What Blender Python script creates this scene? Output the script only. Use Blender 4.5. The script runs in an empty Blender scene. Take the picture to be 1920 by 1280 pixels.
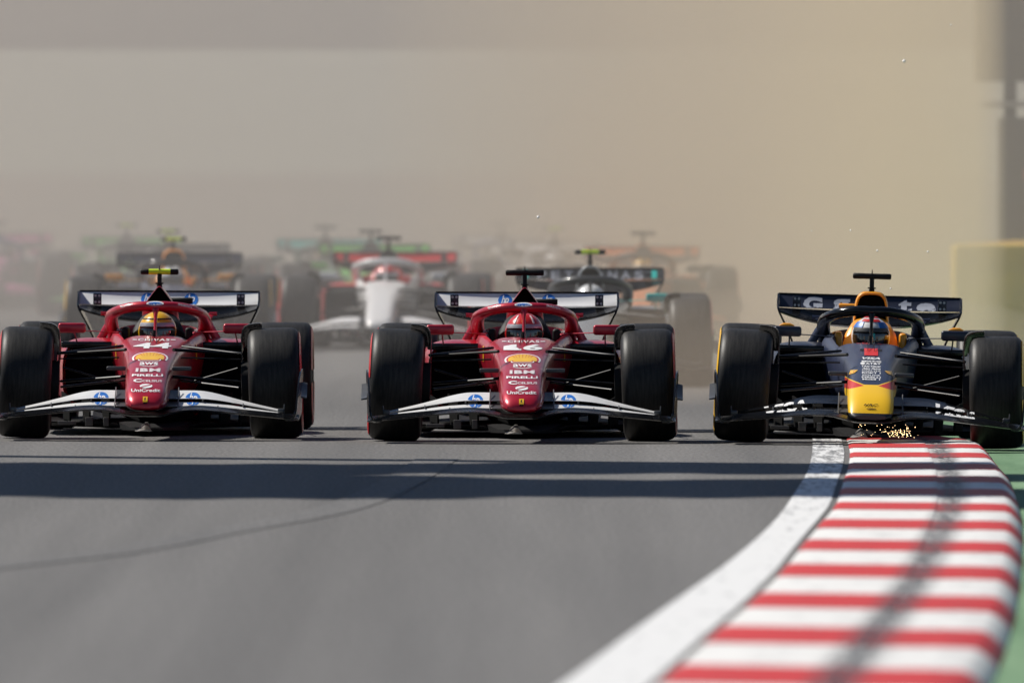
import bpy, bmesh, math, random
from mathutils import Vector, Matrix
from mathutils.bvhtree import BVHTree
R = math.radians
random.seed(7)
sc = bpy.context.scene
C = sc.collection

# ------------------------------------------------------------------ camera
FPX = 29100.0          # focal length in photo pixels (1920 wide)
CAMD = 100.0           # camera stands 100 m in front of the leading row
CAMH = 1.76
HY = 314.0             # row of the horizon in the photograph
cam_d = bpy.data.cameras.new('camera')
cam = bpy.data.objects.new('camera', cam_d); C.objects.link(cam)
cam_d.sensor_width = 36.0
cam_d.lens = FPX * 36.0 / 1920.0
cam_d.clip_start = 1.0; cam_d.clip_end = 6000.0
cam.location = (0, -CAMD, CAMH)
cam.rotation_euler = (R(90) - math.atan((640 - HY) / FPX), 0, 0)
cam_d.dof.use_dof = True
cam_d.dof.focus_distance = 99.7
cam_d.dof.aperture_fstop = 4.3
cam_d.dof.aperture_blades = 9
sc.camera = cam

# ------------------------------------------------------------------ light
SUN = Vector((-0.80, 0.42, 1.0)).normalized()      # towards the sun: left, behind the cars
elev = math.asin(SUN.z)
w = bpy.data.worlds.new('World'); sc.world = w; w.use_nodes = True
nt = w.node_tree
sky = nt.nodes.new('ShaderNodeTexSky'); sky.sky_type = 'NISHITA'
sky.sun_disc = False; sky.sun_elevation = elev
sky.sun_rotation = math.atan2(SUN.x, SUN.y)
sky.altitude = 2200; sky.air_density = 1.0; sky.dust_density = 0.7
nt.links.new(sky.outputs[0], nt.nodes['Background'].inputs[0])
nt.nodes['Background'].inputs[1].default_value = 0.056
sd = bpy.data.lights.new('sun', 'SUN'); so = bpy.data.objects.new('sun', sd); C.objects.link(so)
sd.energy = 4.6; sd.angle = R(0.5); sd.color = (1.0, 0.95, 0.87)
so.rotation_euler = SUN.to_track_quat('Z', 'Y').to_euler()
so.location = (-20, 20, 40)
vs = sc.view_settings
vs.view_transform = 'Standard'; vs.look = 'None'; vs.exposure = 0.18; vs.gamma = 1.0
vs.use_curve_mapping = False
cy = sc.cycles
cy.use_denoising = True
try: cy.denoiser = 'OPENIMAGEDENOISE'
except Exception: pass
cy.max_bounces = 6; cy.diffuse_bounces = 2; cy.glossy_bounces = 2
cy.use_adaptive_sampling = True; cy.adaptive_threshold = 0.02
cy.transmission_bounces = 4; cy.volume_bounces = 1; cy.transparent_max_bounces = 8
cy.sample_clamp_indirect = 6.0
cy.caustics_reflective = False; cy.caustics_refractive = False

# ------------------------------------------------------------------ materials
MATS = {}
def new_mat(name):
    m = bpy.data.materials.new(name); m.use_nodes = True
    MATS[name] = m
    return m, m.node_tree, m.node_tree.nodes['Principled BSDF']

def paint(name, col, rough=0.3, metal=0.0, coat=0.5, spec=0.5, var=0.06, scale=14.0, coat_rough=0.08, emit=0):
    if name in MATS: return MATS[name]
    m, t, b = new_mat(name)
    tc = t.nodes.new('ShaderNodeTexCoord')
    n = t.nodes.new('ShaderNodeTexNoise'); n.inputs['Scale'].default_value = scale
    n.inputs['Detail'].default_value = 2
    t.links.new(tc.outputs['Object'], n.inputs['Vector'])
    mp = t.nodes.new('ShaderNodeMapRange'); mp.inputs[1].default_value = 0.3; mp.inputs[2].default_value = 0.7
    mp.inputs[3].default_value = 1 - var; mp.inputs[4].default_value = 1 + var
    t.links.new(n.outputs['Fac'], mp.inputs[0])
    mix = t.nodes.new('ShaderNodeVectorMath'); mix.operation = 'SCALE'
    mix.inputs[0].default_value = col[:3]
    t.links.new(mp.outputs[0], mix.inputs['Scale'])
    t.links.new(mix.outputs[0], b.inputs['Base Color'])
    rr = t.nodes.new('ShaderNodeMapRange'); rr.inputs[3].default_value = max(rough - 0.06, 0.03); rr.inputs[4].default_value = rough + 0.08
    t.links.new(n.outputs['Fac'], rr.inputs[0]); t.links.new(rr.outputs[0], b.inputs['Roughness'])
    b.inputs['Metallic'].default_value = metal
    b.inputs['Coat Weight'].default_value = coat
    b.inputs['Coat Roughness'].default_value = coat_rough
    b.inputs['Specular IOR Level'].default_value = spec
    return m

RED = (0.50, 0.006, 0.028)
M_red = paint('race_red', RED, 0.34, 0.25, 0.6, coat_rough=0.13)
M_redbright = paint('red_print', (0.60, 0.018, 0.02), 0.4, 0, 0.3)
M_white = paint('white_paint', (0.80, 0.80, 0.80), 0.32, 0, 0.4, var=0.03)
M_wprint = paint('white_print', (0.85, 0.85, 0.85), 0.45, 0, 0.1, var=0.02)
M_carbon = paint('carbon_black', (0.006, 0.006, 0.007), 0.15, 0, 0.0, spec=0.4, var=0.25, scale=60)
M_arm = paint('arm_black', (0.008, 0.008, 0.009), 0.36, 0, 0.0, spec=0.16, var=0.2)
M_defl = paint('deflector_grey', (0.03, 0.03, 0.032), 0.25, 0, 0.2, var=0.2)
M_gloss = paint('wing_black', (0.004, 0.004, 0.0045), 0.22, 0, 0.0, spec=0.16, var=0.2)
M_matte = paint('matte_black', (0.006, 0.006, 0.0065), 0.6, 0, 0.0, spec=0.3, var=0.2)
M_void = paint('duct_black', (0.003, 0.003, 0.003), 0.9, 0, 0.0, spec=0.1)
M_grey = paint('light_grey_panel', (0.42, 0.42, 0.42), 0.45, 0, 0.1)
M_dgrey = paint('dark_grey_panel', (0.06, 0.062, 0.066), 0.4, 0, 0.2)
M_floorgrey = paint('floor_grey', (0.09, 0.088, 0.085), 0.5, 0, 0.0)
M_metal = paint('bare_titanium', (0.45, 0.43, 0.40), 0.35, 0.9, 0.0)
M_blue = paint('blue_print', (0.010, 0.15, 0.56), 0.4, 0, 0.2)
M_yel = paint('yellow_print', (0.88, 0.50, 0.02), 0.4, 0, 0.2)
M_flu = paint('fluorescent_yellow', (0.72, 0.95, 0.03), 0.4, 0, 0.2)
M_navy = paint('navy_blue', (0.010, 0.014, 0.034), 0.38, 0.1, 0.35, coat_rough=0.2)
M_orange = paint('orange_paint', (0.95, 0.36, 0.01), 0.4, 0, 0.3)
M_helmet_y = paint('helmet_yellow', (0.85, 0.46, 0.01), 0.25, 0, 0.6)
M_helmet_r = paint('helmet_red', (0.62, 0.015, 0.015), 0.25, 0, 0.6)
M_helmet_w = paint('helmet_white', (0.8, 0.8, 0.8), 0.25, 0, 0.6)
M_visor = paint('visor_smoke', (0.012, 0.011, 0.012), 0.08, 0, 0.8, spec=0.8)
M_silver = paint('silver_strip', (0.45, 0.46, 0.50), 0.3, 0.4, 0.3)
M_teal = paint('teal_print', (0.02, 0.55, 0.50), 0.4, 0, 0.2)
M_suit = paint('suit_dark', (0.05, 0.02, 0.02), 0.8, 0, 0)

def rubber_mat(name, col):
    m, t, b = new_mat(name)
    tc = t.nodes.new('ShaderNodeTexCoord')
    mp = t.nodes.new('ShaderNodeMapping'); mp.inputs['Scale'].default_value = (26, 3, 3)
    n = t.nodes.new('ShaderNodeTexNoise'); n.inputs['Scale'].default_value = 3; n.inputs['Detail'].default_value = 8
    t.links.new(tc.outputs['Object'], mp.inputs[0]); t.links.new(mp.outputs[0], n.inputs['Vector'])
    r = t.nodes.new('ShaderNodeValToRGB')
    r.color_ramp.elements[0].position = 0.32; r.color_ramp.elements[0].color = (col * .5, col * .5, col * .52, 1)
    r.color_ramp.elements[1].position = 0.75; r.color_ramp.elements[1].color = (col * 2.3, col * 2.15, col * 2.0, 1)
    t.links.new(n.outputs['Fac'], r.inputs[0]); t.links.new(r.outputs[0], b.inputs['Base Color'])
    n2 = t.nodes.new('ShaderNodeTexNoise'); n2.inputs['Scale'].default_value = 130; n2.inputs['Detail'].default_value = 4
    t.links.new(tc.outputs['Object'], n2.inputs['Vector'])
    bp = t.nodes.new('ShaderNodeBump'); bp.inputs['Strength'].default_value = 0.25; bp.inputs['Distance'].default_value = 0.003
    t.links.new(n2.outputs['Fac'], bp.inputs['Height']); t.links.new(bp.outputs[0], b.inputs['Normal'])
    b.inputs['Roughness'].default_value = 0.5
    b.inputs['Specular IOR Level'].default_value = 0.32
    return m
M_rubber = rubber_mat('tyre_rubber', 0.012)
M_rubber_dusty = rubber_mat('tyre_rubber_dusty', 0.03)

def nose_livery():
    """navy body, yellow nose tip, red flashes between (paint boundaries of the car itself)"""
    m, t, b = new_mat('navy_yellow_nose')
    N, L = t.nodes, t.links
    tc = N.new('ShaderNodeTexCoord'); sp = N.new('ShaderNodeSeparateXYZ'); L.new(tc.outputs['Object'], sp.inputs[0])
    def mth(op, a, bb=None, c=None):
        n = N.new('ShaderNodeMath'); n.operation = op
        for i, v in enumerate((a, bb, c)):
            if v is None: continue
            if isinstance(v, (int, float)): n.inputs[i].default_value = v
            else: L.new(v, n.inputs[i])
        return n.outputs[0]
    ax = mth('ABSOLUTE', sp.outputs[0])
    k = mth('MAXIMUM', mth('SUBTRACT', ax, 0.045), 0.0)
    lo = mth('SUBTRACT', 0.392, mth('MULTIPLY', k, 0.26))
    hi = mth('ADD', 0.392, mth('MULTIPLY', k, 0.32))
    hi2 = mth('ADD', hi, 0.006)
    front = mth('LESS_THAN', sp.outputs[1], 0.1)
    isY = mth('MULTIPLY', mth('LESS_THAN', sp.outputs[2], hi2), front)
    isR = mth('MULTIPLY', mth('MULTIPLY', mth('LESS_THAN', sp.outputs[2], hi), mth('GREATER_THAN', sp.outputs[2], lo)), front)
    isB = mth('MULTIPLY', mth('LESS_THAN', sp.outputs[2], 0.222), front)
    def mix(f, a, col):
        n = N.new('ShaderNodeMix'); n.data_type = 'RGBA'
        L.new(f, n.inputs[0])
        if isinstance(a, tuple): n.inputs[6].default_value = a
        else: L.new(a, n.inputs[6])
        n.inputs[7].default_value = col
        return n.outputs[2]
    c = mix(isY, (0.022, 0.032, 0.075, 1), (0.95, 0.56, 0.010, 1))
    c = mix(isR, c, (0.62, 0.03, 0.02, 1))
    c = mix(isB, c, (0.012, 0.012, 0.02, 1))
    L.new(c, b.inputs['Base Color'])
    b.inputs['Roughness'].default_value = 0.42; b.inputs['Coat Weight'].default_value = 0.25
    b.inputs['Coat Roughness'].default_value = 0.2
    return m
M_navynose = nose_livery()

# ------------------------------------------------------------------ mesh helpers
def finish(me, angle=38):
    bm = bmesh.new(); bm.from_mesh(me)
    bmesh.ops.remove_doubles(bm, verts=bm.verts, dist=1e-5)
    bmesh.ops.recalc_face_normals(bm, faces=bm.faces)
    bm.to_mesh(me); bm.free()
    for p in me.polygons: p.use_smooth = True
    me.set_sharp_from_angle(angle=R(angle))
    return me

def mesh(name, verts, faces, angle=38):
    me = bpy.data.meshes.new(name)
    me.from_pydata([tuple(v) for v in verts], [], faces)
    return finish(me, angle)

class MB:
    """collects shapes that belong to one part"""
    def __init__(self): self.v, self.f = [], []
    def add(self, v, f):
        o = len(self.v); self.v += [tuple(p) for p in v]; self.f += [[i + o for i in q] for q in f]; return self
    def loft(self, rings, cap=True, closed=True):
        n = len(rings[0]); v = [p for r in rings for p in r]; f = []
        for i in range(len(rings) - 1):
            for j in range(n if closed else n - 1):
                k = (j + 1) % n
                f.append([i * n + j, i * n + k, (i + 1) * n + k, (i + 1) * n + j])
        if cap:
            f.append(list(range(n))[::-1]); f.append([(len(rings) - 1) * n + j for j in range(n)])
        return self.add(v, f)
    def box(self, a, b, bev=0.0):
        x0, y0, z0 = a; x1, y1, z1 = b
        if bev <= 0:
            v = [(x0, y0, z0), (x1, y0, z0), (x1, y1, z0), (x0, y1, z0), (x0, y0, z1), (x1, y0, z1), (x1, y1, z1), (x0, y1, z1)]
            return self.add(v, [[0, 3, 2, 1], [4, 5, 6, 7], [0, 1, 5, 4], [1, 2, 6, 5], [2, 3, 7, 6], [3, 0, 4, 7]])
        rings = []
        cx, cz = (x0 + x1) / 2, (z0 + z1) / 2; hx, hz = (x1 - x0) / 2, (z1 - z0) / 2
        def ring(y, s):
            r = []
            for sx, sz, a0 in ((1, 1, 0), (-1, 1, 90), (-1, -1, 180), (1, -1, 270)):
                for q in (0, 30, 60, 90):
                    r.append((cx + sx * (hx - bev) + (bev - s) * math.cos(R(a0 + q)), y, cz + sz * (hz - bev) + (bev - s) * math.sin(R(a0 + q))))
            return r
        d = min(bev, (y1 - y0) / 2) * 0.7
        return self.loft([ring(y0, bev * .7), ring(y0 + d * .3, bev * .25), ring(y0 + d, 0), ring(y1 - d, 0), ring(y1 - d * .3, bev * .25), ring(y1, bev * .7)])
    def tube(self, pts, rad, n=10, flat=1.0, up=(0, 0, 1)):
        """swept tube; rad number or list; flat squashes the section along the second axis"""
        pts = [Vector(p) for p in pts]; rings = []
        for i, p in enumerate(pts):
            t = (pts[min(i + 1, len(pts) - 1)] - pts[max(i - 1, 0)]).normalized()
            u = Vector(up)
            if abs(u.dot(t)) > .97: u = Vector((0, 1, 0))
            s = t.cross(u).normalized(); v = s.cross(t).normalized()
            r = rad[i] if isinstance(rad, (list, tuple)) else rad
            rings.append([tuple(p + s * r * math.cos(2 * math.pi * k / n) + v * r * flat * math.sin(2 * math.pi * k / n)) for k in range(n)])
        return self.loft(rings)
    def lathe_x(self, prof, cx, cy_, cz, n=48, cap=False, a0=0, a1=360):
        """prof: (x, r) revolved about the x axis through (cx, cy, cz)"""
        rings = []
        full = abs(a1 - a0) >= 360
        m = n if full else n + 1
        for k in range(m):
            a = R(a0 + (a1 - a0) * k / n)
            rings.append([(cx + x, cy_ + r * math.cos(a), cz + r * math.sin(a)) for x, r in prof])
        if full: rings.append(rings[0])
        return self.loft(rings, cap=not full, closed=cap)
    def mesh(self, name, angle=38): return mesh(name, self.v, self.f, angle)

CACHE = {}
def part(name, me, mat, parent, label=None):
    o = bpy.data.objects.new(name, me); C.objects.link(o)
    if parent is not None: o.parent = parent
    if not me.materials: me.materials.append(None)
    o.material_slots[0].link = 'OBJECT'
    o.material_slots[0].material = mat
    if label: o['label'] = label
    return o
def cached(key, fn):
    if key not in CACHE: CACHE[key] = fn()
    return CACHE[key]
def tag(o, label=None, cat=None, group=None, kind=None):
    if label: o['label'] = label
    if cat: o['category'] = cat
    if group: o['group'] = group
    if kind: o['kind'] = kind
    return o
def empty(name, loc=(0, 0, 0)):
    o = bpy.data.objects.new(name, None); C.objects.link(o); o.location = loc
    o.empty_display_size = 0.2
    return o

def lerp_table(tab, x):
    """piecewise linear (smoothstepped lightly) lookup; tab = [(x, v...)]"""
    if x <= tab[0][0]: return tab[0][1:]
    for a, b in zip(tab, tab[1:]):
        if x <= b[0]:
            t = (x - a[0]) / (b[0] - a[0])
            return tuple(p + (q - p) * t for p, q in zip(a[1:], b[1:]))
    return tab[-1][1:]
def crom(tab, x):
    """Catmull-Rom lookup"""
    n = len(tab)
    if x <= tab[0][0]: return tab[0][1:]
    if x >= tab[-1][0]: return tab[-1][1:]
    for i in range(n - 1):
        if x <= tab[i + 1][0]:
            x0, x1 = tab[i][0], tab[i + 1][0]; h = x1 - x0; t = (x - x0) / h
            out = []
            for k in range(1, len(tab[0])):
                p0, p1 = tab[i][k], tab[i + 1][k]
                m0 = (p1 - tab[i - 1][k]) / (x1 - tab[i - 1][0]) * h if i > 0 else p1 - p0
                m1 = (tab[i + 2][k] - p0) / (tab[i + 2][0] - x0) * h if i < n - 2 else p1 - p0
                out.append((2 * t ** 3 - 3 * t * t + 1) * p0 + (t ** 3 - 2 * t * t + t) * m0 + (-2 * t ** 3 + 3 * t * t) * p1 + (t ** 3 - t * t) * m1)
            return tuple(out)

def section(y, zb, zt, wt, wb, n=3.0, dip=None, N=56, xc=0.0):
    r = []
    for i in range(N):
        t = 2 * math.pi * (i + .5) / N
        c, s = math.cos(t), math.sin(t)
        sx = math.copysign(abs(c) ** (2 / n), c); sz = math.copysign(abs(s) ** (2 / n), s)
        z = (zb + zt) / 2 + (zt - zb) / 2 * sz
        f = (z - zb) / max(zt - zb, 1e-6)
        x = (wb + (wt - wb) * f) * sx
        if dip and sz > 0 and abs(x) < dip[0]: z = dip[1]
        r.append((xc + x, y, z))
    return r

# ------------------------------------------------------------------ the large structure: ground, track, kerb
def ground_D(py, z=0.0): return FPX * (CAMH - z) / (py - HY)
def ground_pt(px, py, z=0.0):
    D = ground_D(py, z); return ((px - 960) * D / FPX, D)

L_px = [(1591, 834), (1594, 852), (1591, 875), (1584, 897), (1576, 922), (1566, 950), (1539, 983), (1505, 1024), (1467, 1072), (1408, 1131), (1335, 1194), (1245, 1276)]
R_px = [(1847, 832), (1870, 860), (1891, 884), (1906, 920), (1914, 954), (1917, 990), (1915, 1036), (1911, 1081), (1902, 1135), (1879, 1208), (1847, 1280)]
W_px = [(1524, 827), (1517, 877), (1492, 922), (1449, 981), (1367, 1054), (1267, 1126), (1172, 1194), (1068, 1271)]
def curve_from(px, far):
    t = sorted([(D, x) for x, D in (ground_pt(*p) for p in px)])
    s = (t[1][1] - t[0][1]) / (t[1][0] - t[0][0])
    pre = [(d, t[0][1] + s * 1.05 * (d - t[0][0])) for d in (-40, 0, 25, 42) if d < t[0][0] - 4]
    return pre + t + far
KL = curve_from(L_px, [(104, 2.22), (112, 2.34), (130, 2.75), (165, 4.0), (220, 6.6), (420, 18.0)])
WL = curve_from(W_px, [(104, 2.0), (112, 2.13), (130, 2.55), (165, 3.8), (220, 6.4), (420, 17.8)])
KR = curve_from(R_px, [(99.2, 2.99), (101, 2.80), (104, 2.70), (112, 2.66)])

def surf_mat(name, c1, c2, scale, rough=0.85, bump=0.3, bscale=120, stretch=(1, 1, 1), streak=None, spec=0.35, bdist=0.004, gstretch=None):
    m, t, b = new_mat(name)
    N, L = t.nodes, t.links
    tc = N.new('ShaderNodeTexCoord'); mp = N.new('ShaderNodeMapping'); mp.inputs['Scale'].default_value = stretch
    L.new(tc.outputs['Object'], mp.inputs[0])
    n = N.new('ShaderNodeTexNoise'); n.inputs['Scale'].default_value = scale; n.inputs['Detail'].default_value = 7
    L.new(mp.outputs[0], n.inputs['Vector'])
    r = N.new('ShaderNodeValToRGB')
    r.color_ramp.elements[0].position = 0.3; r.color_ramp.elements[0].color = (*c1, 1)
    r.color_ramp.elements[1].position = 0.72; r.color_ramp.elements[1].color = (*c2, 1)
    L.new(n.outputs['Fac'], r.inputs[0])
    n2 = N.new('ShaderNodeTexNoise'); n2.inputs['Scale'].default_value = bscale; n2.inputs['Detail'].default_value = 3
    if gstretch:
        mg = N.new('ShaderNodeMapping'); mg.inputs['Scale'].default_value = gstretch
        L.new(tc.outputs['Object'], mg.inputs[0]); L.new(mg.outputs[0], n2.inputs['Vector'])
    else: L.new(tc.outputs['Object'], n2.inputs['Vector'])
    mm = N.new('ShaderNodeMix'); mm.data_type = 'RGBA'; mm.blend_type = 'MULTIPLY'; mm.inputs[0].default_value = 0.8
    mr = N.new('ShaderNodeMapRange'); mr.inputs[1].default_value = .3; mr.inputs[2].default_value = .7
    mr.inputs[3].default_value = 0.62; mr.inputs[4].default_value = 1.35
    L.new(n2.outputs['Fac'], mr.inputs[0])
    L.new(r.outputs[0], mm.inputs[6]); L.new(mr.outputs[0], mm.inputs[7])
    out = mm.outputs[2]
    if streak:   # rubbered-in racing line: long dark bands along the driving direction
        mp3 = N.new('ShaderNodeMapping'); mp3.inputs['Scale'].default_value = streak
        mp3.inputs['Rotation'].default_value = (0, 0, R(6.8))
        L.new(tc.outputs['Object'], mp3.inputs[0])
        n3 = N.new('ShaderNodeTexNoise'); n3.inputs['Scale'].default_value = 1.0; n3.inputs['Detail'].default_value = 5
        L.new(mp3.outputs[0], n3.inputs['Vector'])
        mr3 = N.new('ShaderNodeMapRange'); mr3.inputs[1].default_value = .35; mr3.inputs[2].default_value = .6
        mr3.inputs[3].default_value = 0.80; mr3.inputs[4].default_value = 1.0
        L.new(n3.outputs['Fac'], mr3.inputs[0])
        m3 = N.new('ShaderNodeMix'); m3.data_type = 'RGBA'; m3.blend_type = 'MULTIPLY'; m3.inputs[0].default_value = 1
        L.new(out, m3.inputs[6]); L.new(mr3.outputs[0], m3.inputs[7]); out = m3.outputs[2]
    L.new(out, b.inputs['Base Color'])
    bp = N.new('ShaderNodeBump'); bp.inputs['Strength'].default_value = bump; bp.inputs['Distance'].default_value = bdist
    L.new(n2.outputs['Fac'], bp.inputs['Height']); L.new(bp.outputs[0], b.inputs['Normal'])
    b.inputs['Roughness'].default_value = rough; b.inputs['Specular IOR Level'].default_value = spec
    return m
M_asph = surf_mat('asphalt', (0.136, 0.132, 0.129), (0.172, 0.166, 0.161), 1.6, 0.8, 0.5, 46, stretch=(1, .03, 1), streak=(1.5, 0.012, 1), gstretch=(1, .12, 1))
M_green = surf_mat('green_painted_asphalt', (0.10, 0.20, 0.10), (0.20, 0.33, 0.19), 2.5, 0.8, 0.4, 60, stretch=(1, .1, 1))
M_dirt = surf_mat('dry_ground', (0.22, 0.17, 0.11), (0.33, 0.26, 0.17), 0.2, 0.95, 0.3, 8)
def line_mat():
    m, t, b = new_mat('white_line_paint'); N, L = t.nodes, t.links
    tc = N.new('ShaderNodeTexCoord'); sp = N.new('ShaderNodeSeparateXYZ'); L.new(tc.outputs['Object'], sp.inputs[0])
    mp = N.new('ShaderNodeMapping'); mp.inputs['Scale'].default_value = (1, .07, 1); L.new(tc.outputs['Object'], mp.inputs[0])
    n = N.new('ShaderNodeTexNoise'); n.inputs['Scale'].default_value = 16; n.inputs['Detail'].default_value = 10; n.inputs['Roughness'].default_value = .72
    L.new(mp.outputs[0], n.inputs['Vector'])
    w_ = N.new('ShaderNodeMapRange'); w_.inputs[1].default_value = -26; w_.inputs[2].default_value = -6; w_.inputs[3].default_value = .60; w_.inputs[4].default_value = .46
    L.new(sp.outputs[1], w_.inputs[0])
    d = N.new('ShaderNodeMath'); d.operation = 'SUBTRACT'; L.new(n.outputs['Fac'], d.inputs[0]); L.new(w_.outputs[0], d.inputs[1])
    r = N.new('ShaderNodeMapRange'); r.inputs[1].default_value = -.03; r.inputs[2].default_value = .10; L.new(d.outputs[0], r.inputs[0])
    mix = N.new('ShaderNodeMix'); mix.data_type = 'RGBA'; mix.inputs[6].default_value = (.76, .76, .755, 1); mix.inputs[7].default_value = (.22, .22, .22, 1)
    L.new(r.outputs[0], mix.inputs[0]); L.new(mix.outputs[2], b.inputs['Base Color']); b.inputs['Roughness'].default_value = .6
    return m
M_line = line_mat()

def strip(name, left, right, Ds, z, mat, kind='structure'):
    v, f = [], []
    for D in Ds:
        v += [(left(D), D - CAMD, z), (right(D), D - CAMD, z)]
    for i in range(len(Ds) - 1): f.append([2 * i, 2 * i + 1, 2 * i + 3, 2 * i + 2])
    o = part(name, mesh(name, v, f), mat, None); o['kind'] = kind
    return o
Ds = [-40, -20, 0, 20, 35] + [40 + 2 * i for i in range(40)] + [122, 130, 140, 150, 165, 180, 200, 215, 229]
g = part('ground', mesh('ground', [(-2500, -600, -.09), (2500, -600, -.09), (2500, 4000, -.09), (-2500, 4000, -.09)], [[0, 1, 2, 3]]), M_dirt, None); g['kind'] = 'structure'
strip('track', lambda D: -9.5, lambda D: crom(KL, D)[0] + .03, Ds, 0.0, M_asph)
strip('runoff', lambda D: crom(KL, D)[0] - .5, lambda D: max(crom(KL, D)[0], 1.2) + 3.2, Ds, -0.052, M_green)
strip('painted_edge_line', lambda D: crom(WL, D)[0], lambda D: crom(KL, D)[0] - .035, [d for d in Ds], 0.004, M_line)
strip('track_grass_verge', lambda D: -60.0, lambda D: -9.45, [-40, 100, 420], -0.02, M_dirt)

M_mark = surf_mat('rubbered_asphalt', (0.126, 0.123, 0.121), (0.161, 0.156, 0.152), 1.6, 0.75, 0.5, 46, stretch=(1, .03, 1), gstretch=(1, .12, 1))
for off, wd in ((0, .16),):
    tab = sorted((D, x + off) for x, D in (ground_pt(*p) for p in ((-160, 1085), (0, 1062), (210, 1038), (420, 998), (640, 955), (760, 905), (830, 860))))
    strip('tyre_mark', lambda D: crom(tab, D)[0] - wd, lambda D: crom(tab, D)[0] + wd * .6, [tab[0][0] + (tab[-1][0] - tab[0][0]) * k / 40 for k in range(41)], .004, M_mark)
# kerb: each red and each white block is a piece of its own
def kerb_mat(name, col):
    m, t, b = new_mat(name); N, L = t.nodes, t.links
    uv = N.new('ShaderNodeUVMap'); sp = N.new('ShaderNodeSeparateXYZ'); L.new(uv.outputs[0], sp.inputs[0])
    tc = N.new('ShaderNodeTexCoord')
    n = N.new('ShaderNodeTexNoise'); n.inputs['Scale'].default_value = 9; n.inputs['Detail'].default_value = 8
    L.new(tc.outputs['Object'], n.inputs['Vector'])
    # tyre mark: a scuffed dark streak that runs along the kerb
    pos = N.new('ShaderNodeMapRange'); pos.inputs[1].default_value = 55; pos.inputs[2].default_value = 84
    pos.inputs[3].default_value = .545; pos.inputs[4].default_value = .635; L.new(sp.outputs[0], pos.inputs[0])
    d = N.new('ShaderNodeMath'); d.operation = 'SUBTRACT'; L.new(sp.outputs[1], d.inputs[0]); L.new(pos.outputs[0], d.inputs[1])
    a = N.new('ShaderNodeMath'); a.operation = 'ABSOLUTE'; L.new(d.outputs[0], a.inputs[0])
    mr = N.new('ShaderNodeMapRange'); mr.inputs[1].default_value = .03; mr.inputs[2].default_value = .12
    mr.inputs[3].default_value = .95; mr.inputs[4].default_value = 0; L.new(a.outputs[0], mr.inputs[0])
    n2 = N.new('ShaderNodeTexNoise'); n2.inputs['Scale'].default_value = 9; n2.inputs['Detail'].default_value = 9; n2.inputs['Roughness'].default_value = .75
    mp = N.new('ShaderNodeMapping'); mp.inputs['Scale'].default_value = (3, .8, 1); L.new(tc.outputs['Object'], mp.inputs[0]); L.new(mp.outputs[0], n2.inputs['Vector'])
    mr2 = N.new('ShaderNodeMapRange'); mr2.inputs[1].default_value = .40; mr2.inputs[2].default_value = .50; L.new(n2.outputs['Fac'], mr2.inputs[0])
    mu = N.new('ShaderNodeMath'); mu.operation = 'MULTIPLY'; L.new(mr.outputs[0], mu.inputs[0]); L.new(mr2.outputs[0], mu.inputs[1])
    # general grime
    mr3 = N.new('ShaderNodeMapRange'); mr3.inputs[1].default_value = .52; mr3.inputs[2].default_value = .78; mr3.inputs[4].default_value = .5
    n4 = N.new('ShaderNodeTexNoise'); n4.inputs['Scale'].default_value = 6; n4.inputs['Detail'].default_value = 10; n4.inputs['Roughness'].default_value = .7
    mp4 = N.new('ShaderNodeMapping'); mp4.inputs['Scale'].default_value = (1, .22, 1); L.new(tc.outputs['Object'], mp4.inputs[0]); L.new(mp4.outputs[0], n4.inputs['Vector'])
    L.new(n4.outputs['Fac'], mr3.inputs[0])
    mx = N.new('ShaderNodeMath'); mx.operation = 'MAXIMUM'; L.new(mu.outputs[0], mx.inputs[0]); L.new(mr3.outputs[0], mx.inputs[1])
    mix = N.new('ShaderNodeMix'); mix.data_type = 'RGBA'; mix.inputs[6].default_value = (*col, 1); mix.inputs[7].default_value = (.05, .05, .05, 1)
    L.new(mx.outputs[0], mix.inputs[0]); L.new(mix.outputs[2], b.inputs['Base Color'])
    b.inputs['Roughness'].default_value = .55
    bp = N.new('ShaderNodeBump'); bp.inputs['Strength'].default_value = .3; bp.inputs['Distance'].default_value = .004
    L.new(n.outputs['Fac'], bp.inputs['Height']); L.new(bp.outputs[0], b.inputs['Normal'])
    return m
MK_red = kerb_mat('kerb_red', (0.58, 0.026, 0.024)); MK_white = kerb_mat('kerb_white', (0.80, 0.79, 0.77))
red_c = [838, 854.5, 876, 899, 923, 950.5, 984, 1024, 1071, 1128, 1192, 1268]
Dc = sorted(ground_D(y) for y in red_c)
Dc = [Dc[0] - 9.0, Dc[0] - 4.4] + Dc + [Dc[-1] + 2.9, Dc[-1] + 5.9, Dc[-1] + 9.0]
kerb = empty('kerb', (0, 0, 0)); kerb['kind'] = 'structure'
def tilt(D):     # the stripes run slightly aslant: their right ends are nearer
    y = HY + FPX * CAMH / D; dy = 0.035 * (y - 800) + 3
    return D - FPX * CAMH / (y + dy - HY)
prof = [(-.02, -.08), (0.0, .006), (.03, .012), (.30, .016), (.55, .020), (.552, .015), (.80, .022), (.915, .021), (.945, .010), (.99, -.03), (1.02, -.085)]
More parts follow.
